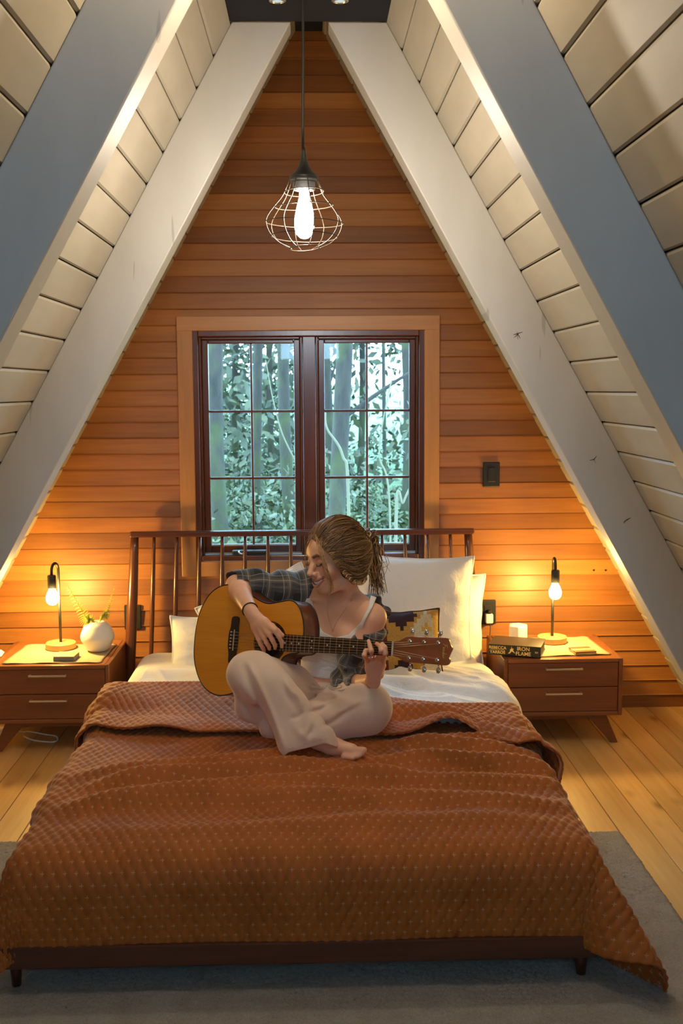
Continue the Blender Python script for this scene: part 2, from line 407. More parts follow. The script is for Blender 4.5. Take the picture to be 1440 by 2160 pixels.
# ------------------------------------------------------------------ lights in the ceiling
M_cool = emit('cool downlight', (.55, .8, 1.0), .25)
for px in (585, 717):
    _d = FW + RT * ((px - 720) / F) - UP * ((0 - 1080) / F); p = CP + _d * ((2.757 - H) / _d[2]); c = (float(p[0]), float(p[1]), 2.757)
    o = thing('recessed_downlight', 'small round downlight with a steel rim in the dark ceiling, ' + ('left' if px < 600 else 'right') + ' of the pendant cord', 'downlight', c, 'downlights in the dark ceiling')
    mb = MB(); mb.lathe([(.018, .002), (.026, .002), (.028, -.003), (.019, -.006), (.018, .002)], c, 28); mb.build('rim', [M_steel], o, smooth=True)
    mb = MB(); mb.lathe([(0, -.003), (.018, -.002)], c, 24); mb.build('lens', [M_cool], o)
PX = -.012
def pendant(PY, dz, E, tint, label):
    """wire-cage pendant: dz lifts the lamp on a shorter cord"""
    pend = thing('pendant_lamp', label, 'lamp', (PX, PY, 2.757))
    mb = MB(); mb.lathe([(0, 0), (.05, 0), (.05, -.02), (.012, -.028), (0, -.028)], (PX, PY, 2.757), 28); mb.build('ceiling_rose', [M_black], pend, auto=40)
    zt, zb = 2.73, 2.225 + dz; mb = MB(); mb.tube([(PX + .002 * sin(q * 5), PY, zt + (zb - zt) * q) for q in np.linspace(0, 1, 8)], .0042, 10); mb.build('cord', [M_black], pend, smooth=True)
    mb = MB(); mb.lathe([(.004, 2.235), (.006, 2.222), (.010, 2.20), (.018, 2.178), (.030, 2.162), (.042, 2.152), (.044, 2.146), (.040, 2.138), (.033, 2.134), (.033, 2.112), (.026, 2.110), (.0, 2.110)], (PX, PY, dz), 36)
    mb.build('socket_cap', [M_black], pend, smooth=True)
    cage_prof = spline([(.041, 2.150), (.050, 2.125), (.066, 2.092), (.094, 2.058), (.112, 2.032), (.115, 2.012), (.104, 1.985), (.078, 1.960), (.044, 1.945)], 40)
    for k in range(8):
        a = 2 * pi * k / 8 + .25; mb = MB(); mb.tube([(PX + r * cos(a), PY + r * sin(a), z + dz) for r, z in cage_prof], .0014, 7); mb.build('cage_rib', [M_cage], pend, smooth=True)
    for (r, z) in ((.058, 2.107), (.086, 2.066), (.1155, 2.018), (.098, 1.978), (.044, 1.945)):
        mb = MB(); mb.tube([(PX + r * cos(2 * pi * k / 48), PY + r * sin(2 * pi * k / 48), dz + z + .004 * sin(2 * pi * k / 48 + z * 40)) for k in range(48)], .0014, 7, closed=True)
        mb.build('cage_ring', [M_cage], pend, smooth=True)
    mb = MB(); mb.lathe([(.013, 2.112), (.0145, 2.09), (.022, 2.062), (.0285, 2.03), (.029, 2.005), (.024, 1.985), (.012, 1.974), (0, 1.971)], (PX, PY, dz), 14)
    mb.build('bulb', [emit('pendant bulb glow', tint, E)], pend, smooth=True); return pend
M_cage = plain('black cage wire', (.030, .022, .016), .4, .3)
pendant(3.30, 0, 235, (1.0, .86, .68), 'pendant lamp with a pear-shaped black wire cage around a glowing filament bulb')
pendant(2.42, .46, 180, (1.0, .78, .50), 'added unseen wire-cage pendant lamp on a short cord, warming the boards by the front rafters')  # extra lamp out of view, added to brighten the front roof boards
# ------------------------------------------------------------------ bedside tables
M_walnut = wood('walnut', (.13, .038, .014), (.25, .082, .030), 'x', .33, 7, .05, bump=.04, coat=.3)
M_walnut_t = wood('walnut top', (.20, .062, .02), (.32, .11, .036), 'x', .28, 7, .05, bump=.03, coat=.4)
M_ply = plain('pale wood', (.50, .31, .11), .4, 0, .12, 14)
M_cloth = plain('oatmeal linen', (.40, .32, .21), .9, 0, .05, 60, .25, 900)
NT_Z = .385
def nightstand(cx, label):
    y0 = 4.50; D = .46; w = .510; z0 = .135; x0, x1 = cx - w / 2, cx + w / 2; th = .018
    o = thing('nightstand', label, 'nightstand', (cx, y0 + D / 2, 0))
    mb = MB(); mb.prism([(x0, z0), (x1, z0), (x1, NT_Z), (x0, NT_Z)], y0, y0 + D, 'xz', 0, random.random())
    # open front: rim boards
    mb = MB(); r = random.random()
    mb.box(x0, x0 + th, y0, y0 + D, z0, NT_Z, 0, r); mb.box(x1 - th, x1, y0, y0 + D, z0, NT_Z, 0, r + .1)
    mb.box(x0 + th, x1 - th, y0, y0 + D, z0, z0 + th, 0, r + .2); mb.box(x0 + th, x1 - th, y0, y0 + D, NT_Z - th, NT_Z, 1, r + .3)
    mb.box(x0 + th, x1 - th, y0 + D - .012, y0 + D, z0 + th, NT_Z - th, 0, r)
    c = mb.build('carcass', [M_walnut, M_walnut_t], o); bevel(c, .004, 2)
    zi0, zi1 = z0 + th, NT_Z - th; hh = (zi1 - zi0) / 2
    for k in range(2):
        a, b = zi0 + k * hh + .0015, zi0 + (k + 1) * hh - .0015
        mb = MB(); mb.box(x0 + th + .002, x1 - th - .002, y0 + .004, y0 + D - .03, a, b, 0, random.random()); d = mb.build('drawer', [M_walnut], o); bevel(d, .002)
        mb = MB(); hz = b - .022; hw = .079
        mb.box(cx - hw, cx + hw, y0 - .020, y0 - .014, hz - .004, hz + .004)
        for sx in (-1, 1): mb.box(cx + sx * hw - (.008 if sx > 0 else 0), cx + sx * hw + (.008 if sx < 0 else 0), y0 - .016, y0 + .006, hz - .004, hz + .004)
        hd = mb.build('handle', [M_steel], d); bevel(hd, .0015)
        hd['label'] = 'silver bar handle'
    for sx in (-1, 1):
        for yy in (y0 + .06, y0 + D - .06):
            xt, xb = cx + sx * (w / 2 - .095), cx + sx * (w / 2 - .018); mb = MB()
            prof = [(xt - .055, z0 + .001), (xt + .035, z0 + .001), (xb + .016, 0), (xb - .016, 0)] if sx > 0 else [(xt - .035, z0 + .001), (xt + .055, z0 + .001), (xb + .016, 0), (xb - .016, 0)]
            mb.prism(prof, yy - .016, yy + .016, 'xz', 0, random.random()); l = mb.build('leg', [M_walnut], o); bevel(l, .004)
    mb = MB(); mb.box(cx - w / 2 + .06, cx + w / 2 - .06, y0 + .05, y0 + .068, z0 - .028, z0 + .001, 0, .4); mb.build('apron', [M_walnut], o)
    return o
NSR, NSL = 1.066, -1.108
nightstand(NSR, 'walnut two-drawer bedside table on the side of the bed with the book and charger')
nightstand(NSL, 'walnut two-drawer bedside table on the side of the bed with the round vase')
def runner(cx, pts, label):
    P = spline(pts, 80, True); n = len(P); V = []
    rngs = RNG.normal(0, .0006, n)
    G = 14; c = P.mean(0)
    rings = []
    for k in range(G + 1):
        f = 1 - k / G
        for i in range(n):
            q = c + (P[i] - c) * f; V.append((q[0], q[1], NT_Z + .0022 + .0014 * sin(q[0] * 40 + q[1] * 13) * f + max(0, rngs[i]) * f))
    Fc = []
    for k in range(G):
        for i in range(n):
            j = (i + 1) % n; Fc.append((k * n + i, k * n + j, (k + 1) * n + j, (k + 1) * n + i))
    o = obj('table_runner', V, Fc, [M_cloth], smooth=True); md = o.modifiers.new('t', 'SOLIDIFY'); md.thickness = .0016; md.offset = 1
    fixnormals(o); return tag(o, label, 'placemat')
def rect(pts, k=6):
    P = np.array(pts, float); out = []
    for a, b in zip(P, np.roll(P, -1, 0)):
        for t in np.linspace(0, 1, k, endpoint=False): out.append(a + (b - a) * t)
    return out
R1 = [at(*p, 4.7) for p in ()]
def atz(px, py, Z):
    d = FW + RT * ((px - 720) / F) - UP * ((py - 1080) / F); return CP + d * ((Z - H) / d[2])
runner(NSR, rect([(.955, 4.535), (1.285, 4.56), (1.262, 4.90), (.93, 4.88)]), 'oatmeal linen mat lying under the book and lamp')
runner(NSL, rect([(-1.305, 4.53), (-.895, 4.53), (-.885, 4.86), (-1.29, 4.88)]), 'oatmeal linen mat lying under the lamp and vase')
def bedside_lamp(base, bend, label):
    x, y = base; z = NT_Z + .0038; o = thing('table_lamp', label, 'lamp', (x, y, z))
    mb = MB(); mb.lathe([(0, 0), (.062, 0), (.066, .003), (.066, .026), (.063, .029), (0, .029)], (x, y, z), 48); mb.build('base', [M_ply], o, auto=40)
    mb = MB(); mb.lathe([(0, -.002), (.005, -.001), (.006, .003), (.003, .006), (0, .0065)], (x + .008, y - .036, z + .030), 16); mb.build('switch_knob', [M_steel], o, smooth=True)
    bx = x + bend[0]; by = y + bend[1]; top = z + .385
    path = [(x, y, z + .028), (x, y, z + .2), (x, y, top - .03)] + [(x + bend[0] * (.5 - .5 * cos(a)), y + bend[1] * (.5 - .5 * cos(a)), top - .03 + .032 * sin(a)) for a in np.linspace(.3, pi - .3, 9)] + [(bx, by, top - .030), (bx, by, top - .052)]
    mb = MB(); mb.tube(np.array(path), .0062, 12); mb.build('stem', [M_black], o, smooth=True)
    mb = MB(); mb.lathe([(0, top - .046), (.016, top - .046), (.0185, top - .050), (.0185, top - .102), (.017, top - .104), (0, top - .104)], (bx, by, 0), 28); mb.build('bulb_socket', [M_black], o, auto=40)
    mb = MB(); zb = top - .102
    mb.lathe([(.0125, zb), (.014, zb - .010), (.021, zb - .022), (.027, zb - .037), (.028, zb - .049), (.0235, zb - .064), (.0135, zb - .074), (0, zb - .077)], (bx, by, 0), 16)
    mb.build('bulb', [M_lampbulb], o, smooth=True); return o
E_LAMP = 400
M_lampbulb = emit('warm bulb glow', (1.0, .64, .17), E_LAMP)
bedside_lamp((1.080, 4.79), (-.002, -.055), 'black bent-stem bulb lamp on a round wooden base behind the book')
bedside_lamp((-1.118, 4.79), (-.018, -.05), 'black bent-stem bulb lamp on a round wooden base beside the fern vase')

# round white vase with two fern fronds
vx, vy = -.945, 4.74; vz = NT_Z + .004
M_ceramic = plain('white glazed clay', (.74, .72, .68), .35, 0, .05, 12, .12, 60)
mb = MB(); pr = spline([(.030, 0), (.050, .010), (.071, .050), (.072, .075), (.055, .112), (.036, .128), (.026, .131), (.023, .128), (.022, .118)], 50)
prof = [(0, 0)] + [(r, z) for r, z in pr] + [(.03, .10), (.04, .06), (0, .05)]
mb.lathe(prof, (vx, vy, vz), 40); v = mb.build('round_vase', [M_ceramic], None, smooth=True); tag(v, 'round white clay vase holding two fern fronds', 'vase')
M_fern = NT('fern green'); M_fern.set(Roughness=.5, Subsurface_Weight=0.0); _fc = M_fern.ramp(M_fern.noise(M_fern.coord(), 25, 3), [(.3, (.30, .34, .05)), (.7, (.46, .46, .10))]); M_fern.color(_fc)
_tl = M_fern.n('ShaderNodeBsdfTranslucent'); M_fern.l(_fc, _tl.inputs['Color']); _mx = M_fern.n('ShaderNodeMixShader'); _mx.inputs[0].default_value = .45
M_fern.l(M_fern.b.outputs[0], _mx.inputs[1]); M_fern.l(_tl.outputs[0], _mx.inputs[2]); M_fern.l(_mx.outputs[0], M_fern.out.inputs['Surface']); M_fern = M_fern.mat
def frond(tip, ctrl, label, wmax, seedv):
    rg = random.Random(seedv); base = np.array([vx, vy, vz + .10]); path = spline([base, base + (np.array(ctrl) - base) * .5 + np.array([0, 0, .012]), ctrl, tip], 72)
    mb = MB(); mb.tube(path, np.linspace(.0024, .0006, len(path)), 6, 0)
    T = np.gradient(path, axis=0); T /= np.linalg.norm(T, axis=1)[:, None]
    view = np.array([.15, -1, .25]); n = len(path)
    for i in range(14, n - 1, 2):
        s_ = (i - 16) / (n - 17); L = wmax * (min(1, .22 + s_ * 2.6) * (1 - s_) ** .75 + .02)
        for sd in (-1, 1):
            side = np.cross(T[i], view); side /= np.linalg.norm(side); d = side * sd * .9 + T[i] * .42 + view * rg.uniform(-.12, .12) + np.array([0, 0, -.12]); d /= np.linalg.norm(d)
            wv = T[i] * (.0026 + .0012 * (1 - s_)); nrm = np.cross(d, T[i]); Vl = []
            for u in np.linspace(0, 1, 7):
                c = path[i] + d * L * u + np.array([0, 0, -.25 * L * u * u]) + nrm * .004 * u * sd
                hw = (1 - u) ** .7 * (.75 + .35 * (int(u * 6) % 2)); Vl += [c - wv * hw, c + nrm * .0012, c + wv * hw]
            mb.add(Vl, [(k * 3 + q, k * 3 + q + 1, k * 3 + q + 4, k * 3 + q + 3) for k in range(6) for q in (0, 1)], 0)
    o = mb.build('fern_frond', [M_fern], None, smooth=True, recalc=False); return tag(o, label, 'fern', 'fern fronds in the round vase')
p1 = at(142, 1236, 4.70); p2 = at(242, 1236, 4.74)
frond(p1, at(180, 1300, 4.72), 'long fern frond in the white vase, leaning toward the lamp', .056, 1)
frond(p2, at(226, 1290, 4.75), 'narrower fern frond in the white vase, standing upright toward the headboard', .030, 2)

# wooden coasters
M_cw = plain('pale coaster wood', (.60, .44, .20), .5); M_cd = plain('dark coaster wood', (.16, .085, .03), .5); M_cg = plain('slate grey', (.20, .20, .20), .5)
def coaster(c, s, rz, mats, label):
    o = thing('coaster_stack' if len(mats) > 2 else 'coaster', label, 'coaster', (c[0], c[1], NT_Z + .0038), rz=rz)
    R = Matrix.Translation((c[0], c[1], NT_Z + .0038)) @ Matrix.Rotation(rz, 4, 'Z')
    def slab(name, y0, y1, z0, z1, mt):
        mb = MB(); mb.box(-s, s, y0, y1, z0, z1, 0, 0, R); q = mb.build(name, [mt], o); bevel(q, .004 if y1 - y0 > .03 else .002, 3); return q
    if label.startswith('square grey'):
        slab('body', -s, s, .0, .016, M_cg); slab('wooden_top', -s, s, .0162, .021, M_cw)
    else:
        slab('base', -s, s, .0, .008, M_cw); slab('dark_inlay', -s, -s * .35, .0081, .013, M_cd); slab('pale_inlay', -s * .35, s * .35, .0081, .013, M_cw); slab('dark_inlay', s * .35, s, .0081, .013, M_cd)
    return o
coaster((1.17, 4.60), .047, .12, [1], 'square striped wooden coaster on the mat in front of the lamp, beside the book')
coaster((-1.052, 4.60), .045, -.06, [1], 'square grey coaster with a pale wooden top in front of the lamp, near the vase')
# white hexagonal box
hx = at(1094, 1332, 4.82); mb = MB()
c = np.array([hx[0], 4.84]); pts = [(c[0] + .047 * cos(a), c[1] + .047 * sin(a)) for a in [radians(20 + 60 * k) for k in range(6)]]
mb.prism(pts, NT_Z + .001, NT_Z + .075, 'xy'); o = mb.build('hexagonal_box', [plain('frosted white', (.66, .67, .65), .4)]); bevel(o, .006, 3); tag(o, 'white hexagonal box standing behind the black book', 'box')

# the thick black book, spine to the room
bk = thing('hardcover_book', 'thick black hardcover book with gold lettering on its spine, lying on the bedside table', 'book', (.884, 4.585, NT_Z + .004), rz=radians(-19))
RB = Matrix.Translation((.880, 4.592, NT_Z + .004)) @ Matrix.Rotation(radians(-19), 4, 'Z')
bl, bd, bh = .112, .115, .046
def bbox(mb, *a, **k): return mb.box(*a, M=RB, **k)
M_cover = plain('black book cover', (.018, .016, .016), .42); M_gold = plain('gold foil', (.80, .58, .20), .3, .6)
mb = MB(); bbox(mb, -bl, bl, -bd * .45, bd, 0, .003); bbox(mb, -bl, bl, -bd * .45, bd, bh - .003, bh); bbox(mb, -bl, bl, -bd * .45 - .001, -bd * .45 + .003, 0, bh)
q = mb.build('cover', [M_cover], bk); bevel(q, .0012)
mb = MB(); bbox(mb, -bl + .004, bl - .004, -bd * .45 + .003, bd - .005, .003, bh - .003); mb.build('page_block', [plain('dark sprayed pages', (.05, .04, .035), .7)], bk)
def text_mesh(txt, size, M, mat, name, parent, depth=.0004, sx=1.0):
    cu = bpy.data.curves.new('t', 'FONT'); cu.body = txt; cu.size = size; cu.extrude = depth; cu.align_x = 'CENTER'; cu.align_y = 'CENTER'; cu.resolution_u = 4; cu.offset = size * .014
    to = bpy.data.objects.new('t', cu); COL.objects.link(to); dg = bpy.context.evaluated_depsgraph_get(); dg.update()
    me = bpy.data.meshes.new_from_object(to.evaluated_get(dg)); n = len(me.vertices); V = np.empty(n * 3); me.vertices.foreach_get('co', V); V = V.reshape(-1, 3); V[:, 0] *= sx
    Fc = [tuple(p.vertices) for p in me.polygons]; bpy.data.objects.remove(to); bpy.data.curves.remove(cu); bpy.data.meshes.remove(me)
    Mn = np.array(M); V = V @ Mn[:3, :3].T + Mn[:3, 3]; return obj(name, V, Fc, [mat], parent)
SP = RB @ Matrix.Translation((0, -bd * .45 - .0014, bh / 2)) @ Matrix.Rotation(radians(90), 4, 'X')
T = lambda x, z: SP @ Matrix.Translation((x, z, 0))
text_mesh('REBECCA', .0175, T(-.072, .0095), M_gold, 'lettering', bk); text_mesh('YARROS', .0175, T(-.072, -.0105), M_gold, 'lettering', bk)
text_mesh('IRON', .0225, T(.038, .0095), M_gold, 'lettering', bk); text_mesh('FLAME', .0225, T(.038, -.0115), M_gold, 'lettering', bk)
mb = MB(); A = np.array(T(-.072, 0)); mb.box(-.032, .032, -.0005, .0005, -.0003, .0003, M=A); mb.build('ruled_line', [M_gold], bk)
em = [(0, .018), (.003, .008), (.010, .010), (.006, .003), (.016, -.012), (.004, -.004), (.0, -.003), (-.006, -.012), (-.016, -.014), (-.007, -.004), (-.006, .006), (-.002, .007)]
mb = MB(); A = np.array(T(-.012, .0)); n = len(em)
V = np.array([(x, z, .0006) for x, z in em] + [(x, z, -.0004) for x, z in em]); V = V @ A[:3, :3].T + A[:3, 3]
mb.add(V, [tuple(range(n))] + [(i, (i + 1) % n, (i + 1) % n + n, i + n) for i in range(n)]); mb.build('winged_emblem', [M_gold], bk)
text_mesh('RH', .011, T(.094, -.002), M_gold, 'publisher_mark', bk, sx=.9)

# small things at the far edge of the other table
mb = MB(); p = at(3, 1375, 4.70)
mb.add([(p[0] - .07, 4.62, NT_Z + .002), (p[0] + .012, 4.66, NT_Z + .002), (p[0] + .004, 4.74, NT_Z + .002), (p[0] - .07, 4.72, NT_Z + .002), (p[0] - .06, 4.64, NT_Z + .022), (p[0] - .004, 4.675, NT_Z + .014), (p[0] - .008, 4.73, NT_Z + .016), (p[0] - .06, 4.71, NT_Z + .024)],
       [(0, 1, 2, 3), (4, 7, 6, 5), (0, 4, 5, 1), (1, 5, 6, 2), (2, 6, 7, 3), (3, 7, 4, 0)])
o = mb.build('folded_tissue', [plain('white paper', (.8, .8, .78), .8)]); bevel(o, .003); tag(o, 'folded white tissue at the outer edge of the bedside table with the vase', 'tissue')
mb = MB(); q = atz(10, 1541, .02)
pts = [(q[0] - .11, q[1] - .03), (q[0] + .02, q[1] - .015), (q[0] + .024, q[1] + .02), (q[0] - .11, q[1] + .03)]
mb.prism(pts, 0, .034, 'xy'); o = mb.build('power_adapter', [plain('white adapter', (.75, .72, .66), .45)]); bevel(o, .008, 3); tag(o, 'white power adapter on the floor behind a bedside table leg', 'adapter')
cab = [atz(*p, .004) for p in ((22, 1541), (50, 1544), (60, 1543), (95, 1549), (118, 1553), (121, 1562), (105, 1565), (70, 1561), (50, 1553))]
mb = MB(); mb.tube(spline(cab, 60), .0034, 8); o = mb.build('white_cable', [M_white], smooth=True); tag(o, 'loop of thin white cable on the floor under the bedside table with the vase', 'cable')

# rug
t = NT('grey wool rug'); t.set(Roughness=.95)
nz = t.noise(t.coord(), 180, 4, .7); big = t.noise(t.coord(), 14, 3)
t.color(t.mix(.35, t.ramp(nz, [(.3, (.28, .245, .21)), (.7, (.48, .43, .37))]), t.ramp(big, [(.35, (.30, .265, .23)), (.65, (.43, .39, .34))])))
t.bump(nz, .5, .008)
nx, ny = 420, 380; X = np.linspace(-1.075, 1.058, nx); Y = np.linspace(1.55, 3.585, ny); gx, gy = np.meshgrid(X, Y, indexing='ij')
edge = np.minimum(np.minimum(gx - X[0], X[-1] - gx), np.minimum(gy - Y[0], Y[-1] - gy)); gz = .016 * np.clip(edge / .02, 0, 1) ** .5 + RNG.normal(0, .0013, gx.shape) * (edge > .001)
idx = np.arange(nx * ny).reshape(nx, ny)
q = np.stack([idx[:-1, :-1], idx[1:, :-1], idx[1:, 1:], idx[:-1, 1:]], -1).reshape(-1, 4)
o = obj('area_rug', np.stack([gx + RNG.normal(0, .0015, gx.shape), gy + RNG.normal(0, .0015, gx.shape), np.maximum(gz, .0005)], -1), q, [t.mat], smooth=True); tag(o, 'thick grey wool rug under the foot of the bed', 'rug')
# ------------------------------------------------------------------ bed
M_bed = wood('red walnut bed', (.055, .014, .007), (.115, .032, .015), 'x', .3, 9, .05, bump=.03, coat=.4)
M_bed_z = wood('red walnut bed upright', (.055, .014, .007), (.115, .032, .015), 'z', .3, 9, .05, bump=.03, coat=.4)
M_bed_y = wood('red walnut bed lengthwise', (.055, .014, .007), (.115, .032, .015), 'y', .3, 9, .05, bump=.03, coat=.4)
BX0, BX1 = -.795, .715; BC = (BX0 + BX1) / 2; MZ = .350
bed = thing('bed', 'low walnut bed with a tall spindle headboard', 'bed', (BC, 3.8, 0))
HY = 4.965; lean = .06                                   # headboard leans back towards the wall
mb = MB(); mb.box(-.826, .750, HY - .022, HY + .018, .862, .888, 0, .3); q = mb.build('top_rail', [M_bed], bed); bevel(q, .006, 3)
for sx, xt, xb in ((-1, -.806, -.852), (1, .722, .770)):
    mb = MB(); zz = np.linspace(0, .866, 14); tt = zz / .866
    mb.tube(np.stack([xb + (xt - xb) * tt, HY - lean + (lean) * tt, zz], 1), .0175 + .0075 * np.sin(pi * np.clip(tt * .9 + .08, 0, 1)), 18, 0, random.random()); mb.build('post', [M_bed_z], bed, smooth=True)
for px in [325 + 48 * k for k in range(14)]:
    xt = at(px, 1140, HY)[0]; f = (xt - BC) / .78; mb = MB(); zz = np.linspace(.155, .866, 12); tt = zz / .866
    mb.tube(np.stack([xt + f * .040 * (1 - tt), HY - lean + lean * tt, zz], 1), .0075 + .0032 * np.sin(pi * (zz - .155) / .711), 12, 0, random.random()); mb.build('spindle', [M_bed_z], bed, smooth=True)
mb = MB(); mb.box(-.845, .763, HY - lean - .012, HY - lean + .022, .10, .165, 0, .5); q = mb.build('lower_rail', [M_bed], bed); bevel(q, .005, 2)
for x in (BX0, BX1 - .028):
    mb = MB(); mb.box(x, x + .028, 2.63, HY - lean, .085, .142, 0, random.random()); q = mb.build('side_rail', [M_bed_y], bed); bevel(q, .004, 2)
mb = MB(); mb.box(BX0, BX1, 2.615, 2.643, .083, .142, 0, .8); q = mb.build('foot_rail', [M_bed], bed); bevel(q, .005, 3)
for x in (-.765, .690):
    mb = MB(); mb.tube([(x, 2.665, .0165), (x, 2.662, .10)], [.012, .017], 16, 0, random.random()); mb.build('leg', [M_bed_z], bed, smooth=True)
mb = MB(); mb.box(BX0 + .028, BX1 - .028, 2.645, HY - lean - .02, .118, .134, 0, .2); mb.build('slat_base', [M_bed], bed)

# mattress in a white fitted sheet
def linen(name, c=(.80, .80, .80), rough=.8, sub=.0):
    t = NT(name); t.set(Roughness=rough, Sheen_Weight=.15); v = t.coord()
    t.color(t.ramp(t.noise(v, 6, 3), [(.3, tuple(x * .97 for x in c)), (.7, c)]))
    t.bump(t.math('ADD', t.math('MULTIPLY', t.noise(v, 16, 5, .55, .6), .8), t.math('MULTIPLY', t.noise(v, 600, 2), .03)), .6, .016); return t.mat
M_sheet = linen('white cotton sheet'); M_pillow = linen('white cotton pillow', (.82, .82, .82))
def grid_faces(nu, nv, wrap=False):
    idx = np.arange(nu * nv).reshape(nu, nv)
    if wrap: idx = np.concatenate([idx, idx[:1]], 0)
    return np.stack([idx[:-1, :-1], idx[1:, :-1], idx[1:, 1:], idx[:-1, 1:]], -1).reshape(-1, 4)
def vnoise(x, y, seed=0, f=1.0):
    """smooth pseudo-noise from a few rotated sines"""
    r = np.random.default_rng(seed); o = 0
    for k in range(7):
        a = r.uniform(0, 2 * pi); g = f * r.uniform(.6, 2.2); o = o + np.sin(g * (x * cos(a) + y * sin(a)) + r.uniform(0, 6.28) + .8 * np.sin(g * .7 * (x * sin(a) - y * cos(a)))) / (1 + .25 * k)
    return o / 3.2
mx0, mx1, my0, my1 = -.775, .735, 2.665, 4.885
def roundbox(x0, x1, y0, y1, z0, z1, r, n=10, crown=.0):
    """rounded box: rings of a rounded rectangle, bulged edges"""
    V = []; prof = [(-r, z0)] + [(-r + r * sin(a), z0 + r * (1 - cos(a))) for a in np.linspace(0, pi / 2, 6)[1:]] + [(0 - .004 * sin(u * pi), z0 + r + (z1 - z0 - 2 * r) * u) for u in np.linspace(0, 1, 6)[1:]] + [(-r + r * cos(a), z1 - r + r * sin(a)) for a in np.linspace(0, pi / 2, 7)[1:]]
    cr = .09; ring = []
    for cx, cy, a0 in ((x1 - cr, y1 - cr, 0), (x0 + cr, y1 - cr, pi / 2), (x0 + cr, y0 + cr, pi), (x1 - cr, y0 + cr, 1.5 * pi)):
        for a in np.linspace(a0, a0 + pi / 2, 12): ring.append((cx + cr * cos(a), cy + cr * sin(a), cos(a), sin(a)))
    ring = np.array(ring); k = len(ring); c = np.array([(x0 + x1) / 2, (y0 + y1) / 2])
    rows = [np.stack([ring[:, 0] + o * ring[:, 2], ring[:, 1] + o * ring[:, 3], np.full(k, z)], 1) for o, z in prof]
    top = rows[-1]
    for f in np.linspace(1, .02, 9)[1:]: rows.append(np.stack([c[0] + (top[:, 0] - c[0]) * f, c[1] + (top[:, 1] - c[1]) * f, np.full(k, z1 + crown * (1 - f ** 2))], 1))
    V = np.concatenate(rows); nr = len(rows); Fc = []
    for i in range(nr - 1):
        for j in range(k): l = (j + 1) % k; Fc.append((i * k + j, i * k + l, (i + 1) * k + l, (i + 1) * k + j))
    Fc.append(tuple(range(k - 1, -1, -1))); Fc.append(tuple(range((nr - 1) * k, nr * k))); return V, Fc
V, Fc = roundbox(mx0, mx1, my0, my1, .1355, MZ, .05, crown=.006)
o = obj('mattress', V, Fc, [M_sheet], smooth=True); fixnormals(o); tag(o, 'mattress in a plain white fitted sheet on the low walnut bed', 'mattress')

# ------------------------------------------------------------------ pillows
def pillow(name, label, cat, c, w, h, t, R, mats, seed, flange=.0, n=44, slump=.0, group=None, piping=None, pat=None, wr=.008):
    """stuffed pillow: c = centre, R columns = (width, height, out)"""
    u = np.linspace(-1, 1, n); gu, gv = np.meshgrid(u, u, indexing='ij')
    prof = np.clip((1 - np.abs(gu) ** 2.8), 0, 1) ** .62 * np.clip((1 - np.abs(gv) ** 2.8), 0, 1) ** .62
    pinch = 1 - .07 * (1 - np.abs(gv) ** 2) * np.abs(gu) ** 3; pin2 = 1 - .06 * (1 - np.abs(gu) ** 2) * np.abs(gv) ** 3
    X = gu * w / 2 * pinch * (1 + .05 * slump * (1 - gv)); Z = gv * h / 2 * pin2 - slump * .03 * (1 - gu ** 2) * (gv > 0) * gv
    nz = vnoise(gu * 3, gv * 3, seed, 1.3) + .6 * vnoise(gu * 5, gv * 9, seed + 1, 1.6)
    edgew = np.sin(np.arctan2(gv, gu) * 14 + seed) * np.maximum(np.abs(gu), np.abs(gv)) ** 6 * .006
    zf = t / 2 * prof * (1 + .12 * slump * -gv) + wr * nz * prof ** .3 + edgew; zb = -t / 2 * prof + edgew
    P = np.concatenate([np.stack([X, Z, zf], -1).reshape(-1, 3), np.stack([X, Z, zb], -1).reshape(-1, 3)])
    Q = grid_faces(n, n); Fc = Q.tolist() + (Q[:, ::-1] + n * n).tolist()
    idx = np.arange(n * n).reshape(n, n); rim = list(idx[:, 0]) + list(idx[-1, 1:]) + list(idx[-2::-1, -1]) + list(idx[0, -2:0:-1]); k = len(rim)
    for i in range(k): a, b = rim[i], rim[(i + 1) % k]; Fc.append((a, b, b + n * n, a + n * n))
    R = np.array(R, float); V = P @ R.T + np.array(c); root = None
    fm = None
    if pat is not None:
        fu = (gu[:-1, :-1] + gu[1:, 1:]) / 2; fv = (gv[:-1, :-1] + gv[1:, 1:]) / 2; pm = pat(fu, fv).reshape(-1); fm = np.concatenate([pm, pm, np.zeros(k, int)])
    o = obj(name, V, Fc, mats, smooth=True, fmat=fm); md = o.modifiers.new('w', 'WELD'); md.merge_threshold = .0004
    tag(o, label, cat, group)
    rp = P[rim] @ R.T + np.array(c)
    mb = MB(); mb.tube(rp, .0045 if piping is None else .004, 8, closed=True); pp = mb.build('piping', [piping or M_pillow], o, smooth=True)
    return o
def frame(yaw, leanb, roll=0.0):
    """columns: width, height, out (towards the room) for a pillow leaning back by leanb, turned by yaw"""
    M = Matrix.Rotation(yaw, 3, 'Z') @ Matrix.Rotation(-leanb, 3, 'X') @ Matrix.Rotation(roll, 3, 'Y')
    B = np.array([[1, 0, 0], [0, 0, -1], [0, 1, 0]], float)      # local (w,h,out) -> world x, z, -y
    return np.array(M) @ B
def pc_(px, py, Y): return at(px, py, Y)
pillow('pillow', 'large white pillow propped up in front, behind the person', 'pillow', at(872, 1294, 4.72), .52, .52, .22, frame(radians(-3), radians(14), radians(2)), [M_pillow], 3, slump=.15)
pillow('pillow', 'white pillow standing behind the large one, its edge showing beside the outlet', 'pillow', at(900, 1312, 4.86), .53, .45, .16, frame(radians(4), radians(9), radians(3)), [M_pillow], 5, slump=.15)
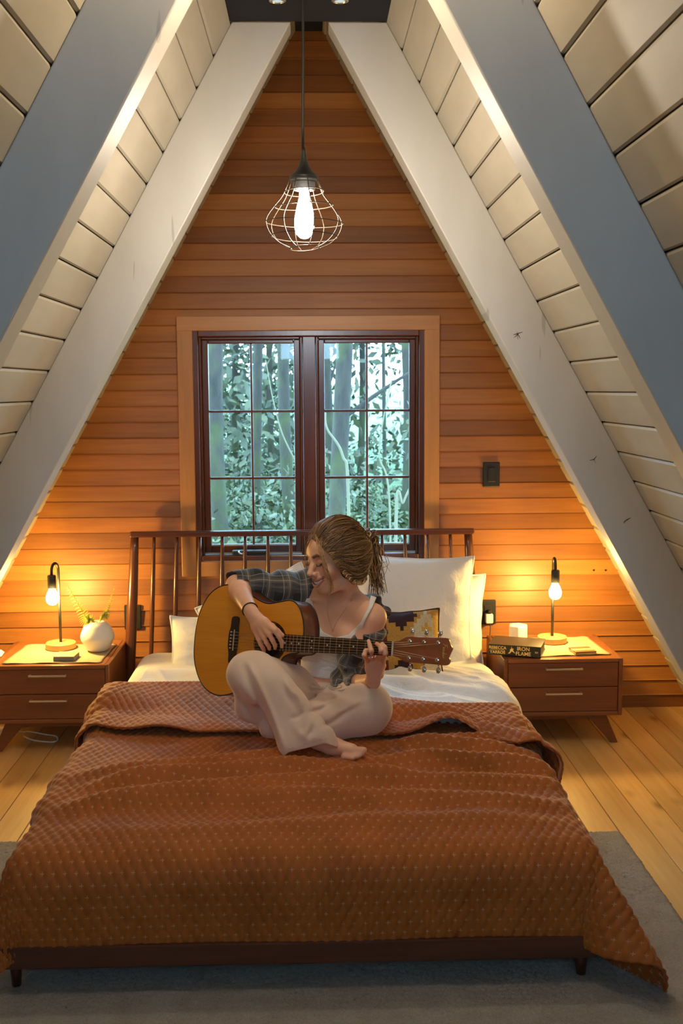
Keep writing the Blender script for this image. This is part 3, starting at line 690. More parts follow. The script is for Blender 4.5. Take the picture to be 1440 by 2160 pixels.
pillow('pillow', 'white pillow leaning behind the guitar, its corner above the guitar body', 'pillow', at(566, 1330, 4.56), .50, .46, .18, frame(radians(-6), radians(32), radians(-26)), [M_pillow], 8, slump=.3)
pillow('pillow', 'low white pillow against the spindles at the guitar end of the bed', 'pillow', at(488, 1376, 4.70), .54, .33, .18, frame(radians(6), radians(28), radians(2)), [M_pillow], 11, slump=.2)
# kilim cushion
def kmat(n, c):
    t = NT(n); t.set(Roughness=.9); v = t.coord(); f = t.noise(v, 130, 3, .7); t.color(t.ramp(f, [(.3, tuple(x * .8 for x in c)), (.7, tuple(x * 1.15 for x in c))])); t.bump(t.noise(v, 420, 2), .5, .002); return t.mat
KM = [kmat('kilim ochre', (.45, .24, .045)), kmat('kilim cream', (.55, .47, .31)), kmat('kilim plum', (.035, .014, .020)), kmat('kilim tan', (.50, .29, .11)), kmat('kilim maroon', (.13, .022, .012)), kmat('kilim gold', (.55, .33, .07))]
def kilim(u, v):
    st = lambda a, s: np.floor(a / s) * s
    out = np.zeros(u.shape, int)
    # stepped plum diamonds and cream stepped hearts on ochre
    d = np.abs(st(u + .02, .09)) + np.abs(st(v - .78, .13)) * .8; out[d < .38] = 2
    d = np.abs(st(u + .02, .09)) + np.abs(st(v + .80, .13)) * .8; out[d < .36] = 2
    d = np.abs(st(u - .60, .09)) + np.abs(st(v - .34, .13)) * .8; out[d < .44] = 1
    d2 = np.abs(st(u - .60, .09)) + np.abs(st(v - .34, .13)) * .8; out[d2 < .14] = 5
    d = np.abs(st(u - .70, .09)) + np.abs(st(v + .72, .13)) * .8; out[d < .30] = 1
    out[(u > .84) & (np.abs(v - .3) < .5)] = 5
    band = u < -.34; out[band] = 3
    bu = np.floor((u + 1.0) / .084 * 1).astype(int); bv = np.floor((v + 1.0) / .1).astype(int)
    key = np.array([[1, 1, 1, 1, 1, 0, 0], [1, 0, 0, 0, 1, 0, 1], [1, 0, 1, 0, 1, 0, 1], [1, 0, 1, 1, 1, 0, 1], [1, 0, 0, 0, 0, 0, 1], [1, 1, 1, 1, 1, 1, 1], [0, 0, 0, 0, 0, 0, 0]])
    kk = key[bv % 7, bu % 7]; out[band & (kk == 1)] = 4
    out[(u < -.72)] = 4; out[(u < -.86)] = 3
    return out
pillow('cushion', 'kilim cushion with stepped ochre, cream and plum patterns, behind the guitar neck', 'cushion', at(846, 1364, 4.42), .335, .300, .12, frame(radians(-3), radians(20), radians(-3)), KM, 21, n=96, piping=KM[2], pat=kilim, wr=.003)
# ------------------------------------------------------------------ rumpled white sheet and the quilt
def drape(s, edge0, edge1, r=.05, fl0=.05, fl1=.05):
    """cloth laid across the bed: s = distance across; returns x, drop and the surface normal (x, z)"""
    x = np.array(s, float); dz = np.zeros_like(x); nx = np.zeros_like(x); nz = np.ones_like(x)
    for sg, e, fl in ((1, edge1, fl1), (-1, -edge0, fl0)):
        a = sg * np.asarray(s) - (e - r); am = pi / 2 - fl; arc = r * am
        on = a > 0; th = np.clip(a / r, 0, am); ex = np.clip(a - arc, 0, None)
        x = np.where(on, sg * (e - r + r * np.sin(th) + ex * np.sin(fl)), x); dz = np.where(on, -(r * (1 - np.cos(th)) + ex * np.cos(fl)), dz)
        nx = np.where(on, sg * np.sin(th), nx); nz = np.where(on, np.cos(th), nz)
    return x, dz, nx, nz
sstep = lambda a, b, x: np.clip((x - a) / (b - a), 0, 1) ** 2 * (3 - 2 * np.clip((x - a) / (b - a), 0, 1))
gs = lambda x, c, w: np.exp(-((x - c) / w) ** 2)
# white top sheet, pulled out past the quilt on one side
nu, nv = 190, 130; su = np.linspace(-.70, 1.02, nu); tv = np.linspace(3.66, 4.52, nv); S, T_ = np.meshgrid(su, tv, indexing='ij')
hemS = .90 + .10 * sstep(4.35, 3.9, T_); S = np.where(S > 0, S * hemS / 1.02 * 1.0, S)
x, dz, nx, nz = drape(S, -.765, .755, .06, .06, .22)
xr = S * 1.0
wrk = .016 * np.sin(9 * (T_ * 1.4 + S * .9) + 2.2 * vnoise(S, T_, 4, 3)) * (.45 + .55 * sstep(-.1, .5, S)) + .012 * vnoise(S, T_, 9, 10) + .030 * gs(T_ + .55 * S, 4.38, .055) * sstep(.1, .4, S) + .022 * gs(T_ + .8 * S, 4.62, .045) * sstep(.2, .5, S)
crs = lambda fr_, an, ph_, wp: (1 - np.abs(np.sin(fr_ * (T_ * cos(an) + S * sin(an)) + ph_ + wp * vnoise(S, T_, int(fr_), 4)))) ** 3
wrk = wrk * .8 + .020 * crs(8, .95, .4, .7) + .014 * crs(13, .6, 1.1, .8) * sstep(-.1, .3, S) + .010 * crs(17, 1.25, 2.0, .9)
ua = sstep(3.86 - .20 * sstep(-.2, .5, S), 4.12 - .36 * sstep(-.25, .5, S), T_)
wrk = np.maximum(wrk + .012, .002) * (.35 + .65 * sstep(4.52, 4.40, T_)) * ua - .003 * (1 - ua)
X = x + nx * wrk; Z = MZ + .006 + dz + nz * wrk; Y = T_ + .012 * vnoise(S, T_, 5, 5)
o = obj('top_sheet', np.stack([X, Y, Z], -1), grid_faces(nu, nv), [M_sheet], smooth=True); md = o.modifiers.new('t', 'SOLIDIFY'); md.thickness = .003; md.offset = 1
tag(o, 'rumpled white top sheet spilling out past the rust quilt', 'sheet')

# rust velvet quilt
QE0, QE1, QF = -.785, .735, 2.640                          # bed edges under the quilt
FOLD = 4.10; HEM = 3.60
step = .0046
s0, s1 = -1.04, .735 + .35
su = np.arange(s0, s1, step); nu = len(su)
front_drop = .205; t_fold = FOLD - QF; t0 = -front_drop; t_end = t_fold + .045 + (FOLD - HEM)
tv = np.arange(t0, t_end, step); nv = len(tv)
S, T_ = np.meshgrid(su, tv, indexing='ij')
TT = T_ + 0.0
# lengthwise path: front drop (t<0), top, fold roll, return layer
r = .055
lay = (TT > t_fold)                                         # on or past the roll
rr = .022
ylen = np.where(TT < t_fold, QF + TT, np.where(TT < t_fold + pi * rr, FOLD + rr * np.sin((TT - t_fold) / rr), FOLD - (TT - t_fold - pi * rr)))
zup = np.where(TT < t_fold, 0, np.where(TT < t_fold + pi * rr, rr * (1 - np.cos((TT - t_fold) / rr)), 2 * rr))
zup = np.where(TT > t_fold + pi * rr, 2 * rr - .022 * sstep(0, .35, TT - t_fold - pi * rr), zup)
vdir = np.where(TT < t_fold, 1, np.where(TT < t_fold + pi * rr, np.cos((TT - t_fold) / rr), -1))
# across
ret = TT > t_fold + pi * rr * .5
Sx = np.where(S < 0, S, S)
x, dz, nx, nz = drape(Sx, QE0, QE1, .05, .05, .10)
# the turned-back layer stops a little past the edge on one side
# front edge rounding over the foot of the mattress
r = .085; a = -(TT) + r; am = pi / 2 - .03; th = np.clip(a / r, 0, am); ex = np.clip(a - r * am, 0, None); onf = a > 0
yf = np.where(onf, QF + r - r * np.sin(th) - ex * np.sin(.03), ylen); dzf = np.where(onf, -(r * (1 - np.cos(th)) + ex * np.cos(.03)), 0.0)
ny = np.where(onf, -np.sin(th), 0.0); nzf = np.where(onf, np.cos(th), 1.0)
# both over: the hanging corner becomes a cone with one deep fold
def corner(X, Y, Z, sg, edge, peak, spread, phi0, wid):
    A = sg * S - (sg * edge - .05); B = -(TT) + r
    A0 = np.clip(A, 0, None); B0 = np.clip(B, 0, None); on = (A0 > 0) & (B0 > 0)
    R_ = np.hypot(A0, B0) + 1e-9; ph = np.arctan2(B0, A0)
    re_ = .05 * np.cos(ph) ** 2 + r * np.sin(ph) ** 2; f0 = .10 * np.cos(ph) ** 2 + .03 * np.sin(ph) ** 2
    fl = f0 + peak * np.exp(-((ph - phi0) / wid) ** 2) * np.clip(np.sin(2 * ph), 0, 1) ** .7; am_ = pi / 2 - fl; th_ = np.clip(R_ / re_, 0, am_); ex_ = np.clip(R_ - re_ * am_, 0, None)
    rho = re_ * np.sin(th_) + ex_ * np.sin(fl); dr = re_ * (1 - np.cos(th_)) + ex_ * np.cos(fl)
    ph2 = ph
    cx = sg * (sg * edge - .05 + rho * np.cos(ph2)); cy = QF + r - rho * np.sin(ph2); cz = -dr
    return np.where(on, cx, X), np.where(on, cy, Y), np.where(on, cz, Z), on
Z0 = dz + dzf; X0_, Y0_ = x, yf
X0_, Y0_, Z0, onR = corner(X0_, Y0_, Z0, 1, QE1, .70, 0, radians(56), .42)
X0_, Y0_, Z0, onL = corner(X0_, Y0_, Z0, -1, QE0, .25, 0, radians(50), .5)
cor = onR | onL
P0 = np.stack([X0_, Y0_, Z0], -1); _gu = np.gradient(P0, axis=0); _gv = np.gradient(P0, axis=1); _n = np.cross(_gu, _gv); _n /= np.linalg.norm(_n, axis=-1)[..., None] + 1e-9
NX = np.where(cor, _n[..., 0], nx); NY = np.where(cor, _n[..., 1], ny); NZ = np.where(cor, _n[..., 2], nz * nzf)
# broad folds
top = sstep(-.02, .12, TT) * (1 - .7 * lay)
w_ = 0
yy = QF + TT
ridge = lambda c, m_, wd, amp, x0, x1: 2.1 * amp * np.exp(-((yy - (c + m_ * S + .02 * np.sin(S * 5 + c * 9))) / wd) ** 2) * sstep(x0, x0 + .25, S) * (1 - sstep(x1 - .25, x1, S))
w_ = w_ + ridge(2.80, .02, .05, .010, -.7, .75) + ridge(2.98, -.05, .045, .016, -.5, .8) + ridge(3.10, .20, .05, .020, -.8, .35) + ridge(3.26, .26, .045, .024, -.75, .15) + ridge(3.40, .32, .05, .018, -.8, .1)
w_ = w_ + ridge(3.16, -.10, .04, .015, .0, .85) + ridge(3.34, -.18, .04, .020, .1, .85) + ridge(3.52, -.22, .035, .016, .15, .8) + ridge(3.44, .10, .05, .015, .25, .8)
w_ = w_ + .007 * vnoise(S, yy, 31, 8) + .004 * vnoise(S, yy, 33, 17)
w_ = np.maximum(w_, -.004) * sstep(-.15, .25, TT) * (~lay) * (1 - .8 * sstep(.7, .85, np.abs(S)))
side = sstep(.70, .86, np.abs(S)) * (1 - lay * .4)
w_ = w_ + side * (.016 * np.sin(13 * yy + 2.5 * np.sin(3 * yy) + S * 3) + .010 * np.sin(27 * yy + 1.3)) * sstep(-.02, .2, TT) + .004 * sstep(0, -.1, TT) * np.sin(S * 9 + 1)
# turned-back layer: soft waves, a raised tunnel on one side, hem wandering
u2 = np.clip((TT - t_fold - pi * rr) / (t_end - t_fold - pi * rr), 0, 1) * (TT > t_fold)
lw = .010 * np.sin(S * 7 + 1.2) + .012 * vnoise(S, yy, 41, 7) + .020 * gs(u2, .38, .14) * (.6 + .4 * np.sin(S * 4 + .4)) - .010 * gs(u2, .62, .1)
lw = lw + .055 * gs(S, .47, .10) * sstep(.35, .95, u2) + .020 * gs(S, -.52, .10) * sstep(.5, 1, u2) + .028 * gs(S - .5 * u2, .25, .07) * sstep(.2, .6, u2)
w_ = np.where(lay, np.maximum(lw, -.004) * sstep(0, .12, u2) * (1 - .5 * sstep(.72, .85, np.abs(S))), w_)
Y0_ = Y0_ + np.where(lay, u2 * (.040 * np.sin(S * 5.0 + .5) + .13 * gs(S, .47, .15) - .05 * gs(S, .0, .3) + .05 * sstep(-.6, -.85, S)), 0)
Y0_ = Y0_ - np.where(TT > t_fold * .5, sstep(t_fold * .5, t_fold, TT) * (.34 * sstep(-.25, .55, S)), 0) * np.where(lay, 1 - .35 * u2, 1)
# quilting: a lattice of puffs
pu, pv = .0285, .0265
qa = np.sin(pi * (S / pu + TT / (2 * pv))); qb = np.sin(pi * (S / pu - TT / (2 * pv)))
puff = .0062 * (np.abs(qa) * np.abs(qb)) ** .55
disp = w_ + .010 + zup * 0 + puff
Xf = X0_ + NX * disp; Yf = Y0_ + NY * disp; Zf = MZ + .004 + Z0 + zup * np.where(np.abs(nx) > .5, .35, 1) + NZ * disp
Xf = Xf + np.where(lay, nx * .020, 0)
# underside of the roll must not dip into the layer below
Zf = np.where(cor, np.maximum(Zf, .024), Zf)
Qf = grid_faces(nu, nv)
fs, ft = (np.arange(nu - 1) + .5)[:, None], (np.arange(nv - 1) + .5)[None, :]
# leave out the turned-back cloth that would hang far down the side with the vase table
cS = su[0] + fs * step; cT = tv[0] + ft * step
drop_ok = ~(((cT > t_fold + .02) & (cS < -.845 + .0 * cT)) | ((cT > t_fold * .82) & (cT <= t_fold + .02) & (cS < -.845 - .2 * (t_fold - cT))))
Qf = Qf[drop_ok.reshape(-1)]
used = np.unique(Qf); remap = -np.ones(nu * nv, int); remap[used] = np.arange(len(used))
V = np.stack([Xf, Yf, Zf], -1).reshape(-1, 3)[used]; quv = np.stack([S, TT, 0 * S], -1).reshape(-1, 3)[used]
t = NT('rust velvet'); t.set(Roughness=.75, Sheen_Weight=.5, Sheen_Roughness=.3); t.b.inputs['Sheen Tint'].default_value = (1.0, .74, .56, 1)
qv = t.attr('quv').outputs['Vector']; sp = t.n('ShaderNodeSeparateXYZ'); t.l(qv, sp.inputs[0])
fr = lambda a: t.math('SUBTRACT', t.math('FRACT', a), .5)
A_ = t.math('ADD', t.math('DIVIDE', sp.outputs[0], pu), t.math('DIVIDE', sp.outputs[1], 2 * pv)); B_ = t.math('SUBTRACT', t.math('DIVIDE', sp.outputs[0], pu), t.math('DIVIDE', sp.outputs[1], 2 * pv))
fa = fr(t.math('ADD', A_, .5)); fb = fr(t.math('ADD', B_, .5))          # both zero at a lattice point
dx = t.math('MULTIPLY', t.math('ADD', fa, fb), pu / 2); dy = t.math('MULTIPLY', t.math('SUBTRACT', fa, fb), pv)
ax, ay = t.math('ABSOLUTE', dx), t.math('ABSOLUTE', dy)
bar = lambda l_, w2: t.math('MULTIPLY', t.math('LESS_THAN', ax, l_), t.math('LESS_THAN', ay, w2))
cross = t.math('MAXIMUM', bar(.0052, .0007), bar(.0007, .0048))
base = t.ramp(t.noise(t.coord(), 9, 4), [(.3, (.34, .086, .007)), (.7, (.43, .115, .011))])
nz_ = t.noise(qv, 900, 2)
t.color(t.mix(t.math('MULTIPLY', cross, .75), base, (.62, .36, .20)))
t.bump(nz_, .15, .001)
M_quilt = t.mat
M_bind = plain('quilt binding', (.48, .21, .10), .7, 0, .08, 60, .2, 400)
q = obj('quilt', V, remap[Qf], [M_quilt], smooth=True, attrs={'quv': ('POINT', 'FLOAT_VECTOR', quv)})
md = q.modifiers.new('t', 'SOLIDIFY'); md.thickness = .006; md.offset = -1
tag(q, 'rust velvet quilt stitched with small crosses, turned back at the pillow end', 'quilt')
# piped binding along the turned-back hem
i0 = int(np.searchsorted(su, -.84)); hem = np.stack([Xf, Yf, Zf], -1)
line = list(hem[i0, int((t_fold - t0 + .04) / step):nv - 5:3]) + list(hem[i0:nu - 2:3, nv - 3])
mb = MB(); mb.tube(np.array(line), .0052, 8); mb.build('binding', [M_bind], q, smooth=True)
# ------------------------------------------------------------------ acoustic guitar (built flat, then placed in the player's arms)
GB = at(492, 1350, 3.68)
lo, hi = 3.0, 3.68
for _ in range(50):
    mid = (lo + hi) / 2
    if np.linalg.norm(at(826, 1368, mid) - GB) > .643: lo = mid
    else: hi = mid
GN = at(826, 1368, hi)
GX = (GN - GB) / np.linalg.norm(GN - GB); _z0 = np.cross(GX, [0, 0, 1.0]); _z0 /= np.linalg.norm(_z0); _y0 = np.cross(_z0, GX)
_tau = radians(15); GZ = _z0 * cos(_tau) + _y0 * sin(_tau); GY = np.cross(GZ, GX)
GM = Matrix.Identity(4)
for i in range(3): GM[i][0] = GX[i]; GM[i][1] = GY[i]; GM[i][2] = GZ[i]; GM[i][3] = GB[i]
GA = np.array(GM)
def gp(x, y, z): return GA[:3, :3] @ np.array([x, y, z]) + GA[:3, 3]
GFACE = -.011                                              # soundboard lies this far under the saddle tops
guitar = thing('acoustic_guitar', 'acoustic guitar with a honey spruce top and dark sides, held by the person', 'guitar', gp(0, 0, GFACE - .05))
def wloc(name, c1, c2, rough, coat, fr=18, st=.05, rot=None):
    t = NT(name); t.set(Roughness=rough, Coat_Weight=coat, Coat_Roughness=.12)
    v = t.attr('gco').outputs['Vector']; mp = t.n('ShaderNodeMapping'); mp.inputs['Scale'].default_value = (st, 1, 1); t.l(v, mp.inputs[0])
    g = t.noise(mp.outputs[0], fr, 4, .6, .8); f2 = t.noise(mp.outputs[0], fr * 11, 2)
    t.color(t.ramp(t.math('ADD', t.math('MULTIPLY', g, .6), t.math('MULTIPLY', f2, .4)), [(.3, c1), (.7, c2)])); return t.mat
M_spruce = wloc('spruce top', (.66, .225, .010), (.80, .32, .022), .3, .4)
M_mahog = wloc('mahogany', (.11, .026, .011), (.18, .046, .018), .3, .5)
M_mahog2 = wloc('mahogany headstock', (.24, .062, .020), (.36, .11, .036), .3, .5)
M_rosew = wloc('rosewood', (.016, .008, .005), (.034, .016, .010), .4, .1)
M_binding = plain('black binding', (.012, .010, .010), .3); M_hole = plain('inside of the body', (.03, .015, .008), .9)
M_chrome = plain('chrome', (.75, .75, .76), .16, 1.0); M_bone = plain('bone', (.72, .66, .52), .4); M_fret = plain('fret wire', (.70, .68, .62), .25, 1.0)
M_string = plain('bronze string', (.66, .50, .33), .3, 1.0)
def gobj(name, V, Fc, mats, parent=guitar, smooth=False, fmat=None, auto=None):
    V = np.asarray(V, float); W_ = V @ GA[:3, :3].T + GA[:3, 3]
    o = obj(name, W_, Fc, mats, parent, smooth, True, fmat, {'gco': ('POINT', 'FLOAT_VECTOR', V)}); fixnormals(o)
    if auto: autosmooth(o, auto)
    return o
def gmb(mb, name, mats, parent=guitar, smooth=False, auto=None): return gobj(name, np.concatenate(mb.v), mb.f, mats, parent, smooth, mb.m, auto)
ctrl = [(-.188, 0), (-.178, .085), (-.135, .158), (-.070, .190), (.000, .182), (.065, .150), (.125, .130), (.180, .136), (.228, .142), (.262, .121), (.282, .082), (.290, .040), (.288, -.012), (.272, -.030), (.238, -.036), (.210, -.052), (.203, -.088), (.213, -.122), (.205, -.143), (.175, -.142), (.125, -.130), (.065, -.150), (.000, -.182), (-.070, -.190), (-.135, -.158), (-.178, -.085)]
OUT = spline(ctrl, 26 * 8, True); no = len(OUT)
HC, HR = (.152, 0.0), .050
def ring_fill(outer, inner):
    """faces between an outer outline and an inner circle with the same count"""
    n = len(outer); return [(i, (i + 1) % n, (i + 1) % n + n, i + n) for i in range(n)]
ang = np.unwrap(np.arctan2(OUT[:, 1] - HC[1], OUT[:, 0] - HC[0])); hole = np.stack([HC[0] + HR * np.cos(ang), HC[1] + HR * np.sin(ang)], 1)
# soundboard with its hole
Vt = np.concatenate([np.c_[OUT, np.full(no, GFACE)], np.c_[hole, np.full(no, GFACE)], np.c_[OUT, np.full(no, GFACE - .003)], np.c_[hole, np.full(no, GFACE - .003)]])
Fc = ring_fill(OUT, hole) + [(a + 2 * no, b + 2 * no, c + 2 * no, d + 2 * no) for a, b, c, d in ring_fill(OUT, hole)]
Fc += [(i, (i + 1) % no, (i + 1) % no + 2 * no, i + 2 * no) for i in range(no)] + [(i + no, (i + 1) % no + no, (i + 1) % no + 3 * no, i + 3 * no) for i in range(no)]
sb = gobj('soundboard', Vt, Fc, [M_spruce]); sb['label'] = 'honey spruce soundboard'
# sides and back
DEP = .088; rows = []
for z, sc_ in ((GFACE - .0031, 1.0), (GFACE - DEP + .004, 1.0), (GFACE - DEP, .985), (GFACE - DEP - .008, .6), (GFACE - DEP - .010, .02)):
    c = np.array([.05, 0]); rows.append(np.c_[c + (OUT - c) * sc_, np.full(no, z)])
Vb = np.concatenate(rows); Fc = []
for i in range(len(rows) - 1):
    for j in range(no): l = (j + 1) % no; Fc.append((i * no + j, i * no + l, (i + 1) * no + l, (i + 1) * no + j))
Fc.append(tuple(range((len(rows) - 1) * no, len(rows) * no)))
gobj('body', Vb, Fc, [M_mahog], auto=50)['label'] = 'dark mahogany sides and back'
mb = MB(); mb.tube(np.c_[OUT * 1.0, np.full(no, GFACE - .001)], .0024, 8, closed=True); mb.tube(np.c_[OUT, np.full(no, GFACE - DEP + .002)], .0024, 8, closed=True); gmb(mb, 'edge_binding', [M_binding], smooth=True)
mb = MB(); mb.lathe([(0, GFACE - .075), (.07, GFACE - .075)], (HC[0], 0, 0), 32); gmb(mb, 'soundhole_inside', [M_hole])
mb = MB()
for r0, r1 in ((.0545, .0560), (.059, .0645), (.068, .0695)): mb.lathe([(r0, GFACE), (r0, GFACE + .0005), (r1, GFACE + .0005), (r1, GFACE)], (HC[0], 0, 0), 64)
mb.lathe([(.0500, GFACE - .003), (.0500, GFACE + .0006), (.0512, GFACE + .0006), (.0512, GFACE)], (HC[0], 0, 0), 64)
gmb(mb, 'rosette', [M_rosew])
pg = spline([(.055, -.062), (.045, -.085), (.060, -.108), (.100, -.118), (.150, -.112), (.188, -.098), (.200, -.074), (.196, -.058), (.175, -.066), (.150, -.070), (.120, -.062), (.100, -.046), (.085, -.050)], 104, True)
mb = MB(); mb.prism(pg, GFACE + .0002, GFACE + .0015, 'xy'); gmb(mb, 'pickguard', [plain('dark tortoise pickguard', (.022, .010, .006), .25)])
bp = [(-.016, -.078), (.010, -.078), (.012, -.045), (.014, -.025), (.014, .025), (.012, .045), (.010, .078), (-.016, .078), (-.020, .045), (-.026, .02), (-.026, -.02), (-.020, -.045)]
mb = MB(); mb.prism(spline(bp, 96, True), GFACE + .0002, GFACE + .009, 'xy'); br = gmb(mb, 'bridge', [M_rosew]); bevel(br, .002)
mb = MB(); mb.box(-.0015, .0015, -.036, .036, GFACE + .008, .0); gmb(mb, 'saddle', [M_bone], br)
SY = [(.0275 - k * .011) for k in range(6)]
for y in SY:
    mb = MB(); mb.lathe([(0, 0), (.0024, 0), (.0024, .003), (0, .0045)], (-.0135, y, GFACE + .0088), 10); gmb(mb, 'bridge_pin', [M_bone], br, True)
# neck, fretboard, nut, headstock
FB0, FB1, SC_ = .214, .641, .643
fw = lambda x: .0285 - (.0285 - .0222) * (x - FB0) / (FB1 - FB0)
mb = MB(); mb.add([(FB0, -fw(FB0), -.0105), (FB0, fw(FB0), -.0105), (FB1, fw(FB1), -.0105), (FB1, -fw(FB1), -.0105), (FB0, -fw(FB0), -.0045), (FB0, fw(FB0), -.0045), (FB1, fw(FB1), -.0045), (FB1, -fw(FB1), -.0045)],
                  [(0, 1, 2, 3), (4, 7, 6, 5), (0, 4, 5, 1), (1, 5, 6, 2), (2, 6, 7, 3), (3, 7, 4, 0)]); fbd = gmb(mb, 'fretboard', [M_rosew])
frx = [SC_ - SC_ * (1 - 2 ** (-n / 12)) for n in range(1, 21)]
for x in frx:
    mb = MB(); mb.tube([(x, -fw(x) + .0003, -.0044), (x, fw(x) - .0003, -.0044)], .0011, 6); gmb(mb, 'fret', [M_fret], fbd)
fpos = [SC_] + frx; M_pearl = plain('pearl dots', (.8, .78, .72), .3)
for n in (3, 5, 7, 9, 12, 15, 17, 19):
    x = (fpos[n] + fpos[n - 1]) / 2
    for y in ((-.011, .011) if n == 12 else (0,)):
        mb = MB(); mb.lathe([(0, -.0042), (.0030, -.0042), (.0030, -.0046)], (x, y, 0), 14); gmb(mb, 'inlay_dot', [M_pearl], fbd)
V = []; k = 14; xs = np.linspace(.285, .648, 12)
for x in xs:
    wd = fw(min(x, FB1)); dp = .0205 if x < .60 else .019
    for a in np.linspace(pi, 2 * pi, k): V.append((x, wd * cos(a), -.0105 + dp * sin(a)))
Fc = [(i * k + j, i * k + j + 1, (i + 1) * k + j + 1, (i + 1) * k + j) for i in range(len(xs) - 1) for j in range(k - 1)] + [(i * k + k - 1, i * k, (i + 1) * k, (i + 1) * k + k - 1) for i in range(len(xs) - 1)] + [tuple(range(k)), tuple(range((len(xs) - 1) * k, len(xs) * k))[::-1]]
gobj('neck', V, Fc, [M_mahog2], auto=50)
mb = MB(); V = [(.262, -.020, -.011), (.262, .020, -.011), (.30, .018, -.011), (.30, -.018, -.011), (.285, -.012, GFACE - .075), (.285, .012, GFACE - .075), (.29, .012, GFACE - .075), (.29, -.012, GFACE - .075)]
mb.add(V, [(0, 1, 2, 3), (4, 7, 6, 5), (0, 4, 5, 1), (1, 5, 6, 2), (2, 6, 7, 3), (3, 7, 4, 0)]); gmb(mb, 'neck_heel', [M_mahog2])
mb = MB(); mb.box(.641, .6455, -.0225, .0225, -.010, -.0015); gmb(mb, 'nut', [M_bone])
hs = radians(11)
def hp(x, y, z): return (.6455 + x * cos(hs) + z * sin(hs), y, -.006 - x * sin(hs) + z * cos(hs))
ho = spline([(0, .022), (.018, .027), (.040, .039), (.060, .041), (.120, .0415), (.170, .042), (.178, .036), (.184, .022), (.189, .012), (.184, -.002), (.180, -.014), (.184, -.026), (.172, -.040), (.120, -.0395), (.060, -.039), (.040, -.037), (.018, -.027), (0, -.022)], 18 * 6)
n = len(ho); V = [hp(x, y, 0) for x, y in ho] + [hp(x, y, -.014) for x, y in ho]
hd = gobj('headstock', V, [tuple(range(n)), tuple(range(2 * n - 1, n - 1, -1))] + [(i, (i + 1) % n, (i + 1) % n + n, i + n) for i in range(n)], [M_mahog2]); bevel(hd, .0015)
tpos = [(.052, 1), (.098, 1), (.144, 1), (.052, -1), (.098, -1), (.144, -1)]
post = {}
for x, sg in tpos:
    mb = MB(); y = sg * .026
    mb.lathe([(0, -.001), (.0062, -.001), (.0062, .002), (.0032, .003), (.0032, .010), (.0028, .011), (0, .011)], (0, 0, 0), 16)
    Vl = np.concatenate(mb.v); mb.v = [np.array([hp(x + a, y + b, c) for a, b, c in Vl])]
    tn = gmb(mb, 'tuning_machine', [M_chrome], guitar, auto=40); post[(x, sg)] = hp(x, y, .006)
    mb = MB(); q = [hp(x, sg * .036, -.017), hp(x, sg * .054, -.017)]; mb.tube(q, .0022, 8)
    mb.tube([hp(x, sg * yy, -.017) for yy in (.048, .051, .057, .063, .066)], [.0035, .0068, .0078, .0068, .0035], 12, flat=.55)
    gmb(mb, 'tuner_button', [M_chrome], tn, True)
order = [(.052, 1), (.098, 1), (.144, 1), (.144, -1), (.098, -1), (.052, -1)]
for k_, y in enumerate(SY):
    yn = .0178 - k_ * .0071; ph = post[order[k_]]; rad_ = .00085 - .00007 * k_
    mb = MB(); mb.tube([(-.0135, y, GFACE + .010), (0, y, .0006), (.643, yn, -.0014), (ph[0], ph[1] + (.003 if order[k_][1] < 0 else -.003), ph[2])], rad_, 6)
    gmb(mb, 'string', [M_string], guitar, True)
mb = MB(); Mr = Matrix.Identity(4); mb.lathe([(0, .001), (.005, .001), (.006, -.001), (.0035, -.003)], (0, 0, 0), 14)
Vl = np.concatenate(mb.v); mb.v = [np.array([(.289 + c, .028 + a, -.058 + b) for a, b, c in Vl])]; gmb(mb, 'strap_button', [M_chrome], guitar, True)
# maker's script down the headstock, drawn as pen strokes
strokes = [[(0, 0), (.12, .5), (.22, 1.0)], [(.02, .88), (.2, 1.05), (.55, 1.08)], [(.10, .55), (.4, .6)],
           [(.42, .22), (.60, .34), (.56, .46), (.46, .34), (.46, .10), (.60, .06), (.76, .26)],
           [(.76, .04), (.82, .40), (.92, .42), (.94, .06), (1.04, .06)],
           [(1.28, .34), (1.14, .38), (1.08, .16), (1.18, .04), (1.30, .30), (1.38, 1.0), (1.32, .1), (1.42, .06)],
           [(1.46, .22), (1.62, .34), (1.58, .46), (1.48, .34), (1.48, .10), (1.62, .06), (1.76, .22)], [(1.78, .04), (1.82, .40), (1.88, .34), (2.02, .42)]]
mb = MB()
for st in strokes:
    P = spline([(a * .0215, b * .0135, 0) for a, b in st], 26)
    mb.tube([hp(.160 + q[1], .023 - q[0], .0006) for q in P], .0006, 5)
gmb(mb, 'script_lettering', [M_gold], hd, True)
